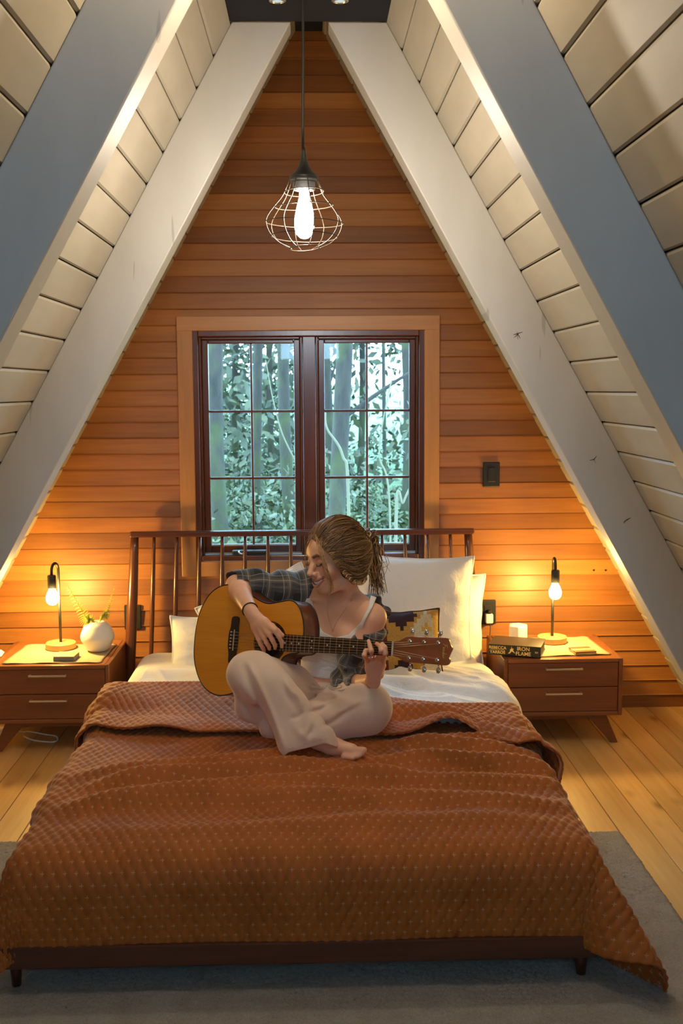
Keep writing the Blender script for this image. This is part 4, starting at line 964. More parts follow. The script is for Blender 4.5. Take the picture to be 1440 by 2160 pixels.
# ------------------------------------------------------------------ the player: bodies and clothes as smooth solids
import openvdb
class Solid:
    """signed distance on a grid; shapes are blended in and the skin is read off at zero"""
    def __init__(s, lo, hi, h):
        s.h = h; s.lo = np.array(lo, float); n = np.ceil((np.array(hi) - s.lo) / h).astype(int) + 1; s.n = n
        s.ax = [(s.lo[i] + h * np.arange(n[i])).astype(np.float32) for i in range(3)]; s.d = np.full(n, .06, np.float32)
    def win(s, lo, hi, pad=.03):
        sl = []
        for i in range(3):
            a = int(np.floor((lo[i] - pad - s.lo[i]) / s.h)); b = int(np.ceil((hi[i] + pad - s.lo[i]) / s.h)) + 1
            sl.append(slice(max(a, 0), min(max(b, 0), s.n[i])))
        return tuple(sl), (s.ax[0][sl[0]][:, None, None], s.ax[1][sl[1]][None, :, None], s.ax[2][sl[2]][None, None, :])
    def put(s, lo, hi, fn, k=.01, op='add', pad=.03):
        sl, (X, Y, Z) = s.win(lo, hi, pad)
        if any(q.stop <= q.start for q in sl): return s
        b = fn(X, Y, Z).astype(np.float32); a = s.d[sl]
        if op == 'cut': b = -b; t = np.clip(.5 - .5 * (b - a) / k, 0, 1); s.d[sl] = b + (a - b) * t + k * t * (1 - t)
        else: t = np.clip(.5 + .5 * (b - a) / k, 0, 1); s.d[sl] = b + (a - b) * t - k * t * (1 - t)
        return s
    def cap(s, a, b, ra, rb=None, k=.01, op='add', flat=None, fax=None):
        """tapered limb from a to b; flat squeezes it along the direction fax"""
        a = np.array(a, float); b = np.array(b, float); rb = ra if rb is None else rb; m_ = max(ra, rb)
        ab = b - a; L2 = float(ab @ ab) + 1e-12
        def fn(X, Y, Z):
            px, py, pz = X - a[0], Y - a[1], Z - a[2]
            t = np.clip((px * ab[0] + py * ab[1] + pz * ab[2]) / L2, 0, 1)
            qx, qy, qz = px - ab[0] * t, py - ab[1] * t, pz - ab[2] * t
            if flat: w = qx * fax[0] + qy * fax[1] + qz * fax[2]; e = (1 / flat - 1) * w; qx, qy, qz = qx + e * fax[0], qy + e * fax[1], qz + e * fax[2]
            return np.sqrt(qx * qx + qy * qy + qz * qz) - (ra + (rb - ra) * t)
        return s.put(np.minimum(a, b) - m_, np.maximum(a, b) + m_, fn, k, op)
    def chain(s, P, R, k=.01, op='add', **kw):
        for i in range(len(P) - 1): s.cap(P[i], P[i + 1], R[i], R[i + 1], k, op, **kw)
        return s
    def ell(s, c, r, M=None, k=.01, op='add'):
        c = np.array(c, float); r = np.array(r, float); M = np.eye(3) if M is None else np.array(M, float)      # M columns = axes
        def fn(X, Y, Z):
            p = (X - c[0], Y - c[1], Z - c[2]); q = [p[0] * M[0, i] + p[1] * M[1, i] + p[2] * M[2, i] for i in range(3)]
            k0 = np.sqrt(sum((q[i] / r[i]) ** 2 for i in range(3))); k1 = np.sqrt(sum((q[i] / r[i] ** 2) ** 2 for i in range(3))) + 1e-9
            return k0 * (k0 - 1) / k1
        m_ = float(max(r)); return s.put(c - m_, c + m_, fn, k, op)
    def mesh(s):
        d = np.clip(s.d, -3 * s.h, 3 * s.h); g = openvdb.FloatGrid(3 * s.h); g.copyFromArray(d)
        pts, quads = g.convertToQuads(0.0); V = np.asarray(pts, float) * s.h + s.lo; Q = np.asarray(quads).astype(np.int64)
        a, b, c, e = (V[Q[:, i]] for i in range(4)); vol = np.einsum('ij,ij->i', a, np.cross(b, c)).sum() + np.einsum('ij,ij->i', a, np.cross(c, e)).sum()
        if vol < 0: Q = Q[:, ::-1]
        return V, Q
def smooth_mesh(V, Q, it=2, lam=.5):
    n = len(V); E = np.concatenate([Q[:, [0, 1]], Q[:, [1, 2]], Q[:, [2, 3]], Q[:, [3, 0]]]); deg = np.bincount(E[:, 0], minlength=n) + np.bincount(E[:, 1], minlength=n)
    for k in range(it * 2):
        A = np.zeros((n, 3))
        for i in range(3): A[:, i] = np.bincount(E[:, 0], V[E[:, 1], i], n) + np.bincount(E[:, 1], V[E[:, 0], i], n)
        L = A / np.maximum(deg, 1)[:, None] - V; V = V + (lam if k % 2 == 0 else -lam * 1.03) * L
    return V
J = at
def gray(px, py, zl):
    """point on the plane zl in front of the guitar strings, under a photo pixel"""
    d = FW + RT * ((px - 720) / F) - UP * ((py - 1080) / F); n = GZ; o = gp(0, 0, zl); return CP + d * (((o - CP) @ n) / (d @ n))
def unit(v): v = np.array(v, float); return v / np.linalg.norm(v)
def pix(V):
    V = np.asarray(V) - CP; z = V @ FW; return 720 + F * (V @ RT) / z, 1080 - F * (V @ UP) / z
def frame3(f, roll=0.0):
    """forward, left, up axes of a head or chest"""
    f = unit(f); l = unit(np.cross([0, 0, 1.0], f)); u = np.cross(f, l)
    return f, l * cos(roll) + u * sin(roll), u * cos(roll) - l * sin(roll)
# joints
hips = J(696, 1488, 3.82); waist = J(700, 1430, 3.83); ribs = J(707, 1372, 3.83); chest = J(714, 1318, 3.81); upch = J(718, 1282, 3.81); nb = J(722, 1262, 3.79)
TF = unit([-.36, -.93, -.05]); TL = unit(np.cross([0, 0, 1], TF)); TU = np.cross(TF, TL); TM = np.stack([TF, TL, TU], 1)
shL = J(786, 1303, 3.70); shR = J(655, 1246, 3.90)
elR = J(498, 1234, 3.80); wrR = gray(528, 1288, .050)
elL = J(737, 1450, 3.70); wrL = J(787, 1436, 3.50)
hipR = J(655, 1486, 3.80); knR = J(531, 1424, 3.46); anR = J(676, 1560, 3.37)
hipL = J(738, 1488, 3.80); knL = J(774, 1492, 3.53); anL = J(592, 1534, 3.50)
HCn = J(707, 1176, 3.74)
HF, HL, HU = frame3((-sin(radians(57)) * cos(radians(8)), -cos(radians(57)) * cos(radians(8)), -sin(radians(8))), radians(4)); HM = np.stack([HF, HL, HU], 1)
hp_ = lambda f, l, u: HCn + HF * f + HL * l + HU * u
def torso(S, off=0.0, neck=True):
    S.ell(hips, (.105 + off, .150 + off, .105 + off), TM, .02); S.ell(waist, (.082 + off, .112 + off, .09 + off), TM, .04); S.ell(ribs, (.090 + off, .122 + off, .10 + off), TM, .05)
    S.ell(chest, (.092 + off, .130 + off, .10 + off), TM, .05); S.ell(upch + TU * .0, (.070 + off, .125 + off, .055 + off), TM, .04)
    for sg in (-1, 1): S.ell(chest + TF * .062 + TL * sg * .060 - TU * .022, (.050 + off, .056 + off, .054 + off), TM, .03)
    S.cap(nb + TL * .02, shL - TL * .01, .042 + off, .046 + off, .04); S.cap(nb - TL * .02, shR + TL * .01, .042 + off, .046 + off, .04)
h_ = .0024
B = Solid((-.46, 3.08, .30), (.32, 4.04, 1.13), h_)
torso(B)
nt = hp_(-.030, 0, -.050); B.chain([nb - TU * .03, nb + TU * .012, nt], [.060, .048, .046], .022)
B.chain([nb + TF * .036 + TL * .02 - TU * .012, nb + TF * .046 + TL * .11 - TU * .004], [.006, .006], .012); B.chain([nb + TF * .036 - TL * .01 - TU * .012, nb + TF * .04 - TL * .10], [.006, .006], .012)
B.chain([hp_(-.02, .058, -.055), hp_(.0, .040, -.10), nb + TF * .040 + TL * .012 - TU * .008], [.010, .009, .007], .02)
# head
B.ell(hp_(-.012, 0, .030), (.098, .076, .098), HM, .01); B.ell(hp_(.030, 0, -.045), (.060, .051, .058), HM, .03); B.ell(hp_(.072, 0, -.099), (.018, .021, .016), HM, .022)
B.ell(hp_(.052, 0, .045), (.042, .058, .045), HM, .03)
for sg in (-1, 1):
    B.ell(hp_(.060, sg * .040, -.032), (.025, .023, .021), HM, .018)
    B.chain([hp_(.088, sg * .008, .026), hp_(.080, sg * .042, .027)], [.007, .006], .014)
    B.ell(hp_(.096, sg * .030, .006), (.014, .017, .012), HM, .012, 'cut')
    B.ell(hp_(.074, sg * .031, .005), (.0165, .0165, .0145), HM, .004)
    B.ell(hp_(-.008, sg * .078, -.012), (.020, .008, .030), HM, .008)
    B.chain([hp_(-.022, sg * .052, -.058), hp_(.0, sg * .048, -.078), hp_(.055, sg * .024, -.098)], [.013, .014, .014], .022)
B.chain([hp_(.086, 0, .018), hp_(.098, 0, -.008), hp_(.1125, 0, -.030)], [.0075, .0085, .0105], .010)
for sg in (-1, 1): B.ell(hp_(.096, sg * .0125, -.035), (.011, .0065, .008), HM, .007)
B.ell(hp_(.080, 0, -.068), (.019, .032, .027), HM, .018)
def face_f(l, u):
    """how far forward the face reaches at this height and side"""
    fs_ = np.arange(.135, .03, -.0008); P_ = HCn + fs_[:, None] * HF + l * HL + u * HU; ix = np.clip((P_ - B.lo) / B.h, 0, np.array(B.n) - 1.001); i0 = ix.astype(int); w_ = ix - i0; dv = 0
    for c in range(8):
        o_ = np.array([c & 1, c >> 1 & 1, c >> 2 & 1]); dv = dv + B.d[tuple((i0 + o_).T)] * np.prod(np.where(o_, w_, 1 - w_), axis=1)
    k = np.where(dv < 0)[0]; return fs_[k[0]] if len(k) else .06
ly = np.linspace(-.033, .033, 13); mu = lambda y: -.0690 + 15 * y * y
F0 = np.array([face_f(y, mu(y)) for y in ly]); Fup = np.array([face_f(y, -.0585 + 9 * y * y) for y in ly]); Flw = np.array([face_f(y, -.0800 + 23 * y * y) for y in ly])
tap = np.clip(1 - (np.abs(ly) / .035) ** 2.2, .12, 1)
mouth = [hp_(f_ - .002, y, mu(y)) for f_, y in zip(F0, ly)]; mdeep = [hp_(f_ - .007, y, mu(y)) for f_, y in zip(F0, ly)]
B.chain(mouth, list(.0062 * tap), .0015, 'cut'); B.chain(mdeep, list(.0064 * tap), .0015, 'cut')
up_ = [hp_(f_ - .0010, y, -.0585 + 9 * y * y) for f_, y in zip(Fup, ly)]; lw_ = [hp_(f_ - .0012, y, -.0800 + 23 * y * y) for f_, y in zip(Flw, ly)]
B.chain(up_, list(.0032 * np.clip(tap, .45, 1)), .003); B.chain(lw_, list(.0044 * np.clip(tap, .4, 1)), .003)
for sg in (-1, 1): B.chain([hp_(.096, sg * .020, -.036), hp_(.084, sg * .036, -.050), hp_(.068, sg * .046, -.068)], [.0016, .0022, .001], .008, 'cut')
# arms
def arm(S, sh, el, wr, o=0.0, up=1.0):
    m1 = sh + (el - sh) * .35; m2 = el + (wr - el) * .28
    S.chain([sh, m1, el], [.048 * up + o, .041 * up + o, .034 + o], .02); S.chain([el, m2, wr], [.034 + o, .036 + o, .0235 + o], .015)
arm(B, shR, elR, wrR); arm(B, shL, elL, wrL)
# picking hand
def hand(S, wr, mcps, chains, thumb, pr=.0125, fr=.0078):
    mcps = [np.array(q) for q in mcps]
    for q in mcps: S.chain([wr + (q - wr) * .12, wr + (q - wr) * .6, q], [.0165, .0135, pr * .86], .012)
    for c in chains: S.chain([np.array(q) for q in c], [fr * 1.10, fr * 1.0, fr * .92, fr * .78][:len(c)], .0032)
    S.chain([np.array(q) for q in thumb], [.014, .0115, .0095, .0075][:len(thumb)], .006)
g = gray
hand(B, wrR, [g(579, 1329, .052), g(567, 1337, .054), g(556, 1343, .051), g(546, 1347, .045)],
     [[g(579, 1329, .052), g(588, 1343, .040), g(594, 1355, .024), g(594, 1364, .010)], [g(567, 1337, .054), g(575, 1351, .045), g(580, 1361, .026), g(580, 1367, .010)],
      [g(556, 1343, .051), g(562, 1356, .044), g(567, 1364, .026), g(568, 1369, .010)], [g(546, 1347, .045), g(550, 1359, .038), g(555, 1368, .022), g(557, 1373, .010)]],
     [g(553, 1312, .044), g(573, 1322, .040), g(585, 1332, .030), g(595, 1340, .016)])
# fretting hand
hand(B, wrL, [J(806, 1391, 3.475), J(797, 1388, 3.465), J(785, 1389, 3.468), J(775, 1394, 3.478)],
     [[J(806, 1391, 3.475), g(813, 1378, .014), g(812, 1366, .016), g(806, 1358, .004)], [J(797, 1388, 3.465), g(804, 1372, .024), g(801, 1362, .020), g(794, 1358, .005)],
      [J(785, 1389, 3.468), g(783, 1373, .024), g(780, 1362, .016), g(777, 1352, .005)], [J(775, 1394, 3.478), g(768, 1382, .020), g(771, 1373, .016), g(778, 1370, .004)]],
     [J(800, 1424, 3.51), J(806, 1404, 3.545), g(806, 1378, -.040), g(803, 1358, -.038)])
# legs and feet
for hp2, kn, an in ((hipR, knR, anR), (hipL, knL, anL)):
    B.chain([hp2, hp2 + (kn - hp2) * .5, kn], [.080, .066, .050], .03); B.chain([kn, kn + (an - kn) * .3, an], [.046, .046, .026], .02)
fb = J(742, 1582, 3.33); ft = J(766, 1583, 3.315)
B.chain([anR + np.array([-.01, .01, -.005]), J(704, 1573, 3.36), fb], [.030, .024, .0165], .02); B.chain([J(694, 1577, 3.36), fb], [.018, .014], .02)
for k, (dx, dy, r) in enumerate(((0, 0, .0115), (-.004, -.017, .0085), (-.012, -.030, .008), (-.022, -.041, .0075), (-.033, -.050, .007))):
    t_ = ft + np.array([dx, dy * .3, dy * .38]); b_ = fb + np.array([-.012 - .004 * k, dy * .3, dy * .32]); B.chain([b_, t_], [r * 1.1, r], .004)
fl_ = anL + np.array([-.01, .12, -.02]); B.chain([anL, fl_], [.032, .020], .02)
V, Q = B.mesh(); V = smooth_mesh(V, Q, 1)
# colour masks in head space
R_ = (V - HCn); hf, hl, hu = R_ @ HF, R_ @ HL, R_ @ HU
near = np.linalg.norm(R_, axis=1) < .16
def dist_line(P, pts):
    d = np.full(len(P), 9.)
    for a, b in zip(pts[:-1], pts[1:]):
        ab = b - a; t = np.clip(((P - a) @ ab) / (ab @ ab + 1e-12), 0, 1); d = np.minimum(d, np.linalg.norm(P - a - t[:, None] * ab, axis=1))
    return d
lips = np.zeros(len(V)); brow = np.zeros(len(V)); blush = np.zeros(len(V)); ni = np.where(near)[0]; Pn = V[ni]
lips[ni] = np.clip(1 - (np.minimum(dist_line(Pn, up_), dist_line(Pn, lw_)) - .0042) / .002, 0, 1)
for sg in (-1, 1):
    bl_ = [hp_(.096, sg * .014, .024), hp_(.092, sg * .030, .030), hp_(.078, sg * .050, .026)]; brow[ni] = np.maximum(brow[ni], np.clip(1 - (dist_line(Pn, bl_) - .004) / .003, 0, 1) * .8)
    lid = [hp_(.090, sg * .018, -.001), hp_(.0925, sg * .028, -.005), hp_(.088, sg * .040, -.003), hp_(.078, sg * .049, .003)]; brow[ni] = np.maximum(brow[ni], np.clip(1 - (dist_line(Pn, lid) - .0022) / .002, 0, 1))
    blush[ni] = np.maximum(blush[ni], np.exp(-(np.linalg.norm(Pn - hp_(.075, sg * .042, -.028), axis=1) / .022) ** 2))
inm = np.zeros(len(V)); inm[ni] = np.clip(1 - (dist_line(Pn, [hp_(f_ - .010, y, mu(y)) for f_, y in zip(F0[3:-3], ly[3:-3])]) - .0085) / .0015, 0, 1)
t = NT('skin'); t.set(Roughness=.48, Subsurface_Weight=.12, Subsurface_Scale=.01); t.b.inputs['Subsurface Radius'].default_value = (1, .35, .2)
c = t.ramp(t.noise(t.coord(), 22, 4), [(.3, (.79, .42, .26)), (.7, (.86, .48, .305))])
c = t.mix(t.math('MULTIPLY', t.attr('blush').outputs['Fac'], .35), c, (.58, .18, .12)); c = t.mix(t.math('MULTIPLY', t.attr('lips').outputs['Fac'], .75), c, (.42, .105, .085))
c = t.mix(t.attr('brow').outputs['Fac'], c, (.045, .020, .012)); c = t.mix(t.attr('inm').outputs['Fac'], c, (.07, .015, .012)); t.color(c); t.bump(t.noise(t.coord(), 350, 2), .04, .001)
M_skin = t.mat
person = obj('person', V, Q, [M_skin], smooth=True, attrs={'lips': ('POINT', 'FLOAT', lips), 'brow': ('POINT', 'FLOAT', brow), 'blush': ('POINT', 'FLOAT', blush), 'inm': ('POINT', 'FLOAT', inm)})
tag(person, 'person in plaid shirt, white tank and beige sweatpants playing guitar cross-legged on the bed', 'person')
# teeth, lashes
mb = MB(); ys = np.linspace(-.026, .026, 12); fT = np.interp(ys, ly, F0)
V_ = []
for y, f_ in zip(ys, fT):
    for du, df in ((.0075, -.0062), (-.0005, -.0052), (-.0040, -.0066)): V_.append(hp_(f_ + df, y, mu(y) + du * (1 - (y / .036) ** 2)))
mb.add(V_, [(i * 3 + j, i * 3 + j + 1, i * 3 + j + 4, i * 3 + j + 3) for i in range(11) for j in range(2)]); tt_ = mb.build('teeth', [plain('teeth', (.78, .74, .68), .25)], person, smooth=True); md = tt_.modifiers.new('t', 'SOLIDIFY'); md.thickness = .002
M_hairdark = plain('dark hair', (.022, .010, .006), .5)
for sg in (-1, 1):
    mb = MB(); mb.tube(spline([hp_(.0905, sg * .017, -.002), hp_(.0945, sg * .028, -.006), hp_(.091, sg * .040, -.0045), hp_(.080, sg * .051, .003)], 16), .0013, 6)
    for q in np.linspace(.2, 1, 8):
        y = .018 + .031 * q; mb.tube([hp_(.0945 - .012 * max(0, q - .5), sg * y, -.005 + .006 * max(0, q - .6)), hp_(.100 - .012 * max(0, q - .5), sg * (y + .003), -.0085 + .006 * max(0, q - .6))], [.0006, .0003], 4)
    mb.build('eyelashes', [M_hairdark], person, smooth=True)
# ------------------------------------------------------------------ clothes
def poly_sdf(px, py, poly):
    """distance in pixels to a polygon, negative inside"""
    P = np.array(poly, float); d = np.full(px.shape, 1e9); ins = np.zeros(px.shape, bool)
    for a, b in zip(P, np.roll(P, -1, 0)):
        e = b - a; t = np.clip(((px - a[0]) * e[0] + (py - a[1]) * e[1]) / (e @ e), 0, 1); d = np.minimum(d, (px - a[0] - e[0] * t) ** 2 + (py - a[1] - e[1] * t) ** 2)
        c = ((a[1] <= py) != (b[1] <= py)) & (px < a[0] + (py - a[1]) / ((b[1] - a[1]) + 1e-12) * e[0]); ins ^= c
    return np.where(ins, -1, 1) * np.sqrt(d)
def shell(S, th):
    S.d = np.abs(S.d + th / 2) - th / 2; return S
def projgrid(S):
    X, Y, Z = np.meshgrid(*[a.astype(np.float64) for a in S.ax], indexing='ij'); P = np.stack([X, Y, Z], -1) - CP; z = P @ FW
    return 720 + F * (P @ RT) / z, 1080 - F * (P @ UP) / z
# tank top
S = Solid((-.20, 3.60, .40), (.28, 4.02, .90), .003); torso(S, .006)
S.cap(nb + TL * .10 + TU * .0, shL + TU * .004, .044, .046, .04)
px, py = projgrid(S)
tank = [(648, 1262), (658, 1262), (661, 1285), (667, 1308), (681, 1333), (706, 1345), (735, 1339), (760, 1314), (774, 1286), (782, 1256), (794, 1260), (784, 1284), (771, 1307), (760, 1335), (756, 1352), (754, 1380), (756, 1410), (757, 1430), (735, 1436), (690, 1432), (640, 1426), (570, 1420), (570, 1290)]
S.d = np.maximum(S.d, (poly_sdf(px, py, tank) * (3.85 / F)).astype(np.float32))
V, Q = S.mesh(); V = smooth_mesh(V, Q, 1)
t = NT('white ribbed cotton'); t.set(Roughness=.8, Sheen_Weight=.2); v = t.coord(); t.color(t.ramp(t.noise(v, 20, 3), [(.3, (.80, .77, .72)), (.7, (.86, .83, .78))])); t.bump(t.math('ADD', t.noise(t.coord('Object', (1, 1, 3)), 18, 4, .6, 1.), t.math('MULTIPLY', t.noise(v, 500, 2), .05)), .5, .012)
obj('tank_top', V, Q, [t.mat], person, smooth=True)
# sweatpants
P = Solid((-.42, 3.08, .34), (.34, 4.02, .72), .0032)
P.ell(hips, (.118, .165, .118), TM, .02); P.ell(hips + TU * .055 + TF * .01, (.100, .134, .075), TM, .04)
P.chain([hipR, hipR + (knR - hipR) * .5, knR], [.108, .096, .078], .03); P.chain([hipL, hipL + (knL - hipL) * .5, knL], [.108, .098, .079], .03)
kR2 = J(512, 1440, 3.50)
fx = unit(np.cross(anR - knR, [0, -1, .25]))                       # across the shin, in view
shin = anR - knR; dep = unit(np.cross(unit(shin), fx))
hemA, hemB = J(606, 1578, 3.34), J(690, 1560, 3.345)
def loft(S, rings, k=.02, n=5):
    """flat tube of cloth: each ring runs left point - right point with its own thickness"""
    L_ = spline([J(*r[0], r[2]) for r in rings], n * (len(rings) - 1)); R_ = spline([J(*r[1], r[2]) for r in rings], n * (len(rings) - 1)); q = np.interp(np.linspace(0, 1, len(L_)), np.linspace(0, 1, len(rings)), [r[3] for r in rings])
    for i in range(len(L_)): S.cap(L_[i], R_[i], q[i], q[i], k)
loft(P, [((520, 1418), (540, 1416), 3.45, .058), ((540, 1442), (570, 1438), 3.41, .050), ((580, 1484), (610, 1478), 3.39, .041), ((600, 1524), (640, 1512), 3.37, .034), ((607, 1556), (668, 1540), 3.35, .028), ((612, 1576), (684, 1556), 3.34, .025), ((620, 1596), (692, 1578), 3.335, .024)])
P.chain([knR + np.array([-.01, .03, -.01]), J(528, 1490, 3.52), J(556, 1522, 3.52)], [.062, .045, .022], .03); P.chain([J(560, 1480, 3.52), J(590, 1515, 3.50)], [.045, .030], .03)
P.chain([knL, knL + (anL - knL) * .45, anL + np.array([.03, 0, 0])], [.076, .070, .052], .03); P.chain([anL + np.array([.03, 0, -.004]), J(566, 1538, 3.50)], [.040, .030], .02)
P.chain([knL + np.array([.0, 0, -.03]), J(700, 1525, 3.52), J(620, 1535, 3.50)], [.060, .050, .036], .03)
# folds
px, py = projgrid(P); near_ = np.abs(P.d) < .03
def fold(pts, amp, wd, soft=1.0):
    q = spline([(a, b, 0) for a, b in pts], 24)[:, :2]; x_, y_ = px[near_], py[near_]; d = np.full(x_.shape, 1e9); tt = np.zeros(x_.shape)
    for i in range(len(q) - 1):
        e = q[i + 1] - q[i]; t = np.clip(((x_ - q[i][0]) * e[0] + (y_ - q[i][1]) * e[1]) / (e @ e + 1e-9), 0, 1); dd = np.hypot(x_ - q[i][0] - e[0] * t, y_ - q[i][1] - e[1] * t); m_ = dd < d; d = np.where(m_, dd, d); tt = np.where(m_, (i + t) / (len(q) - 1), tt)
    P.d[near_] -= (amp * np.exp(-(d / wd) ** 2) * np.sin(np.clip(tt, .02, .98) * pi) ** .5).astype(np.float32)
for pts, amp, wd in (([(523, 1395), (536, 1420), (554, 1459), (571, 1500), (586, 1541), (599, 1580)], .012, 7), ([(512, 1400), (524, 1432), (540, 1470), (560, 1512)], -.008, 8),
                     ([(603, 1432), (614, 1456), (632, 1470), (640, 1492)], .010, 8), ([(590, 1436), (604, 1466), (622, 1490), (630, 1512)], -.006, 8), ([(640, 1500), (628, 1512), (612, 1514)], -.007, 6), ([(655, 1518), (648, 1540), (634, 1552)], .006, 7), ([(662, 1530), (655, 1548), (650, 1562)], -.005, 5),
                     ([(620, 1530), (640, 1556), (668, 1556)], .005, 8), ([(700, 1474), (676, 1496), (650, 1503)], -.010, 6), ([(705, 1462), (690, 1482), (668, 1492)], .008, 7), ([(763, 1484), (730, 1503), (702, 1522), (678, 1531)], -.008, 6), ([(775, 1474), (740, 1490), (708, 1508)], .007, 8),
                     ([(660, 1470), (690, 1478), (720, 1470)], -.006, 6), ([(640, 1456), (680, 1464), (725, 1456)], .005, 6), ([(500, 1450), (512, 1484), (534, 1520)], -.006, 6), ([(560, 1525), (548, 1500), (540, 1480)], -.006, 7)):
    fold(pts, amp, wd)
X, Y, Z = P.ax[0][:, None, None], P.ax[1][None, :, None], P.ax[2][None, None, :]
P.d = P.d + (.0010 * np.sin(46 * X + 30 * Z + 3 * np.sin(20 * Y)) * np.sin(31 * Z - 24 * Y + 14 * X)).astype(np.float32)
# hems: straight cut ends, slightly open
wb = hips + TU * .108
def halfspace(S, p, n, lo, hi, k=.004):
    S.put(np.array(lo), np.array(hi), lambda X, Y, Z: (X - p[0]) * n[0] + (Y - p[1]) * n[1] + (Z - p[2]) * n[2], k, 'cut', pad=0)
hn = unit(unit(np.cross(hemB - hemA, dep)) * np.sign(np.cross(hemB - hemA, dep) @ shin)); hn = unit(hn)
mid = (hemA + hemB) / 2
def cutend(S, p, n, rad, ctr):
    lo, hi = ctr - rad, ctr + rad
    S.put(lo, hi, lambda X, Y, Z: np.maximum(-((X - p[0]) * n[0] + (Y - p[1]) * n[1] + (Z - p[2]) * n[2]), np.sqrt((X - ctr[0]) ** 2 + (Y - ctr[1]) ** 2 + (Z - ctr[2]) ** 2) - rad), .003, 'cut', pad=0)
h1, h2 = J(597, 1590, 3.335), J(700, 1565, 3.335); hn = unit(np.cross(h2 - h1, h1 - CP)); hn = hn if hn[2] < 0 else -hn; hm_ = (h1 + h2) / 2; cutend(P, hm_, hn, .12, hm_ + hn * .10)
cutend(P, wb, TU, .17, wb + TU * .11)
# hollow mouth at the hem so the foot comes out of it
P.cap(J(632, 1582, 3.345), J(682, 1568, 3.345), .014, .014, .004, 'cut')
V, Q = P.mesh(); V = smooth_mesh(V, Q, 2)
t = NT('beige fleece'); t.set(Roughness=.9, Sheen_Weight=.35, Sheen_Roughness=.5); v = t.coord(); t.color(t.ramp(t.noise(v, 16, 3), [(.3, (.77, .565, .41)), (.7, (.83, .62, .46))])); t.bump(t.noise(v, 700, 2), .15, .001)
M_fleece = t.mat; pants = obj('sweatpants', V, Q, [M_fleece], person, smooth=True)
# hem band and drawstring
mb = MB(); q1, q2 = hemA, hemB
cen = J(648, 1567, 3.235)
# stitched line just above the hem, following the cloth
ray = lambda a, b, n: [a + (b - a) * t for t in np.linspace(0, 1, n)]
def on_cloth(px, py, V_=V):
    x_, y_ = _pp; k = np.where((np.abs(x_ - px) < 3.0) & (np.abs(y_ - py) < 3.0))[0]
    return None if len(k) == 0 else V_[k[np.argmin((V_[k] - CP) @ FW)]]
_pp = pix(V)
line = [on_cloth(608 + 84 * q, 1577 - 24 * q + 3 * sin(q * 3.1)) for q in np.linspace(0, 1, 26)]; line = [a + np.array([0, -.0006, 0]) for a in line if a is not None]
if len(line) > 4: mb.tube(smooth_mesh(np.array(line), np.zeros((0, 4), int), 0), .0008, 5); mb.build('hem_stitching', [M_fleece], pants, smooth=True)
M_cordw = plain('cream drawstring', (.66, .56, .46), .8)
bow = [[(668, 1444), (660, 1440), (655, 1443), (664, 1449), (680, 1447), (690, 1444)], [(690, 1444), (704, 1440), (714, 1441), (718, 1447), (706, 1448), (694, 1445)], [(690, 1445), (684, 1450), (672, 1453), (660, 1452)], [(692, 1445), (700, 1451), (714, 1453), (724, 1451)]]
mb = MB()
for st in bow:
    q = [on_cloth(*p) for p in st]; q = [a + TF * .004 for a in q if a is not None]
    if len(q) > 2: mb.tube(spline(q, 24), .0026, 7)
if mb.v: mb.build('drawstring', [M_cordw], pants, smooth=True)

# plaid shirt, slipped off one shoulder, sleeves rolled
S = Solid((-.40, 3.42, .40), (.34, 4.08, .98), .0032)
cfR = shR + (elR - shR) * .93
S.chain([shR + TL * .045 - TU * .012, shR - TL * .01, shR + (elR - shR) * .4, cfR], [.062, .064, .060, .053], .03)
S.chain([shR + (elR - shR) * .30 - np.array([0, 0, .016]), shR + (elR - shR) * .62 - np.array([0, 0, .018])], [.052, .048], .03)
S.cap(shR + (elR - shR) * .82, shR + (elR - shR) * .95, .057, .055, .006)
elb = elL + np.array([-.004, .01, .0])
S.chain([shL + (elL - shL) * .30 + np.array([.006, .012, 0]), shL + (elL - shL) * .6, elb], [.062, .062, .062], .03)
S.chain([elb, elL + (wrL - elL) * .34], [.060, .047], .02); S.cap(elL + (wrL - elL) * .26, elL + (wrL - elL) * .42, .050, .046, .006)
# back panel and collar edge behind the bare shoulder
bk = Solid(S.lo, S.lo + S.h * (S.n - 1), S.h); torso(bk, .018); bk.chain([shL + np.array([.010, .035, .01]), shL + np.array([.012, .03, -.05])], [.036, .040], .03)
X, Y, Z = S.ax[0][:, None, None], S.ax[1][None, :, None], S.ax[2][None, None, :]
cpl = nb - TF * .004; bk.d = np.maximum(bk.d, ((X - cpl[0]) * TF[0] + (Y - cpl[1]) * TF[1] + (Z - cpl[2]) * TF[2]) + .0 * X)
bk.d = np.maximum(bk.d, Z - (upch[2] + .045))
kk = .02; tt_ = np.clip(.5 + .5 * (bk.d - S.d) / kk, 0, 1); S.d = bk.d + (S.d - bk.d) * tt_ - kk * tt_ * (1 - tt_)
# front placket on the guitar side
S.chain([shR + TL * .06 + TF * .045 - TU * .02, chest + TF * .062 - TL * .105, ribs + TF * .05 - TL * .125], [.026, .022, .020], .02, flat=.5, fax=TF)
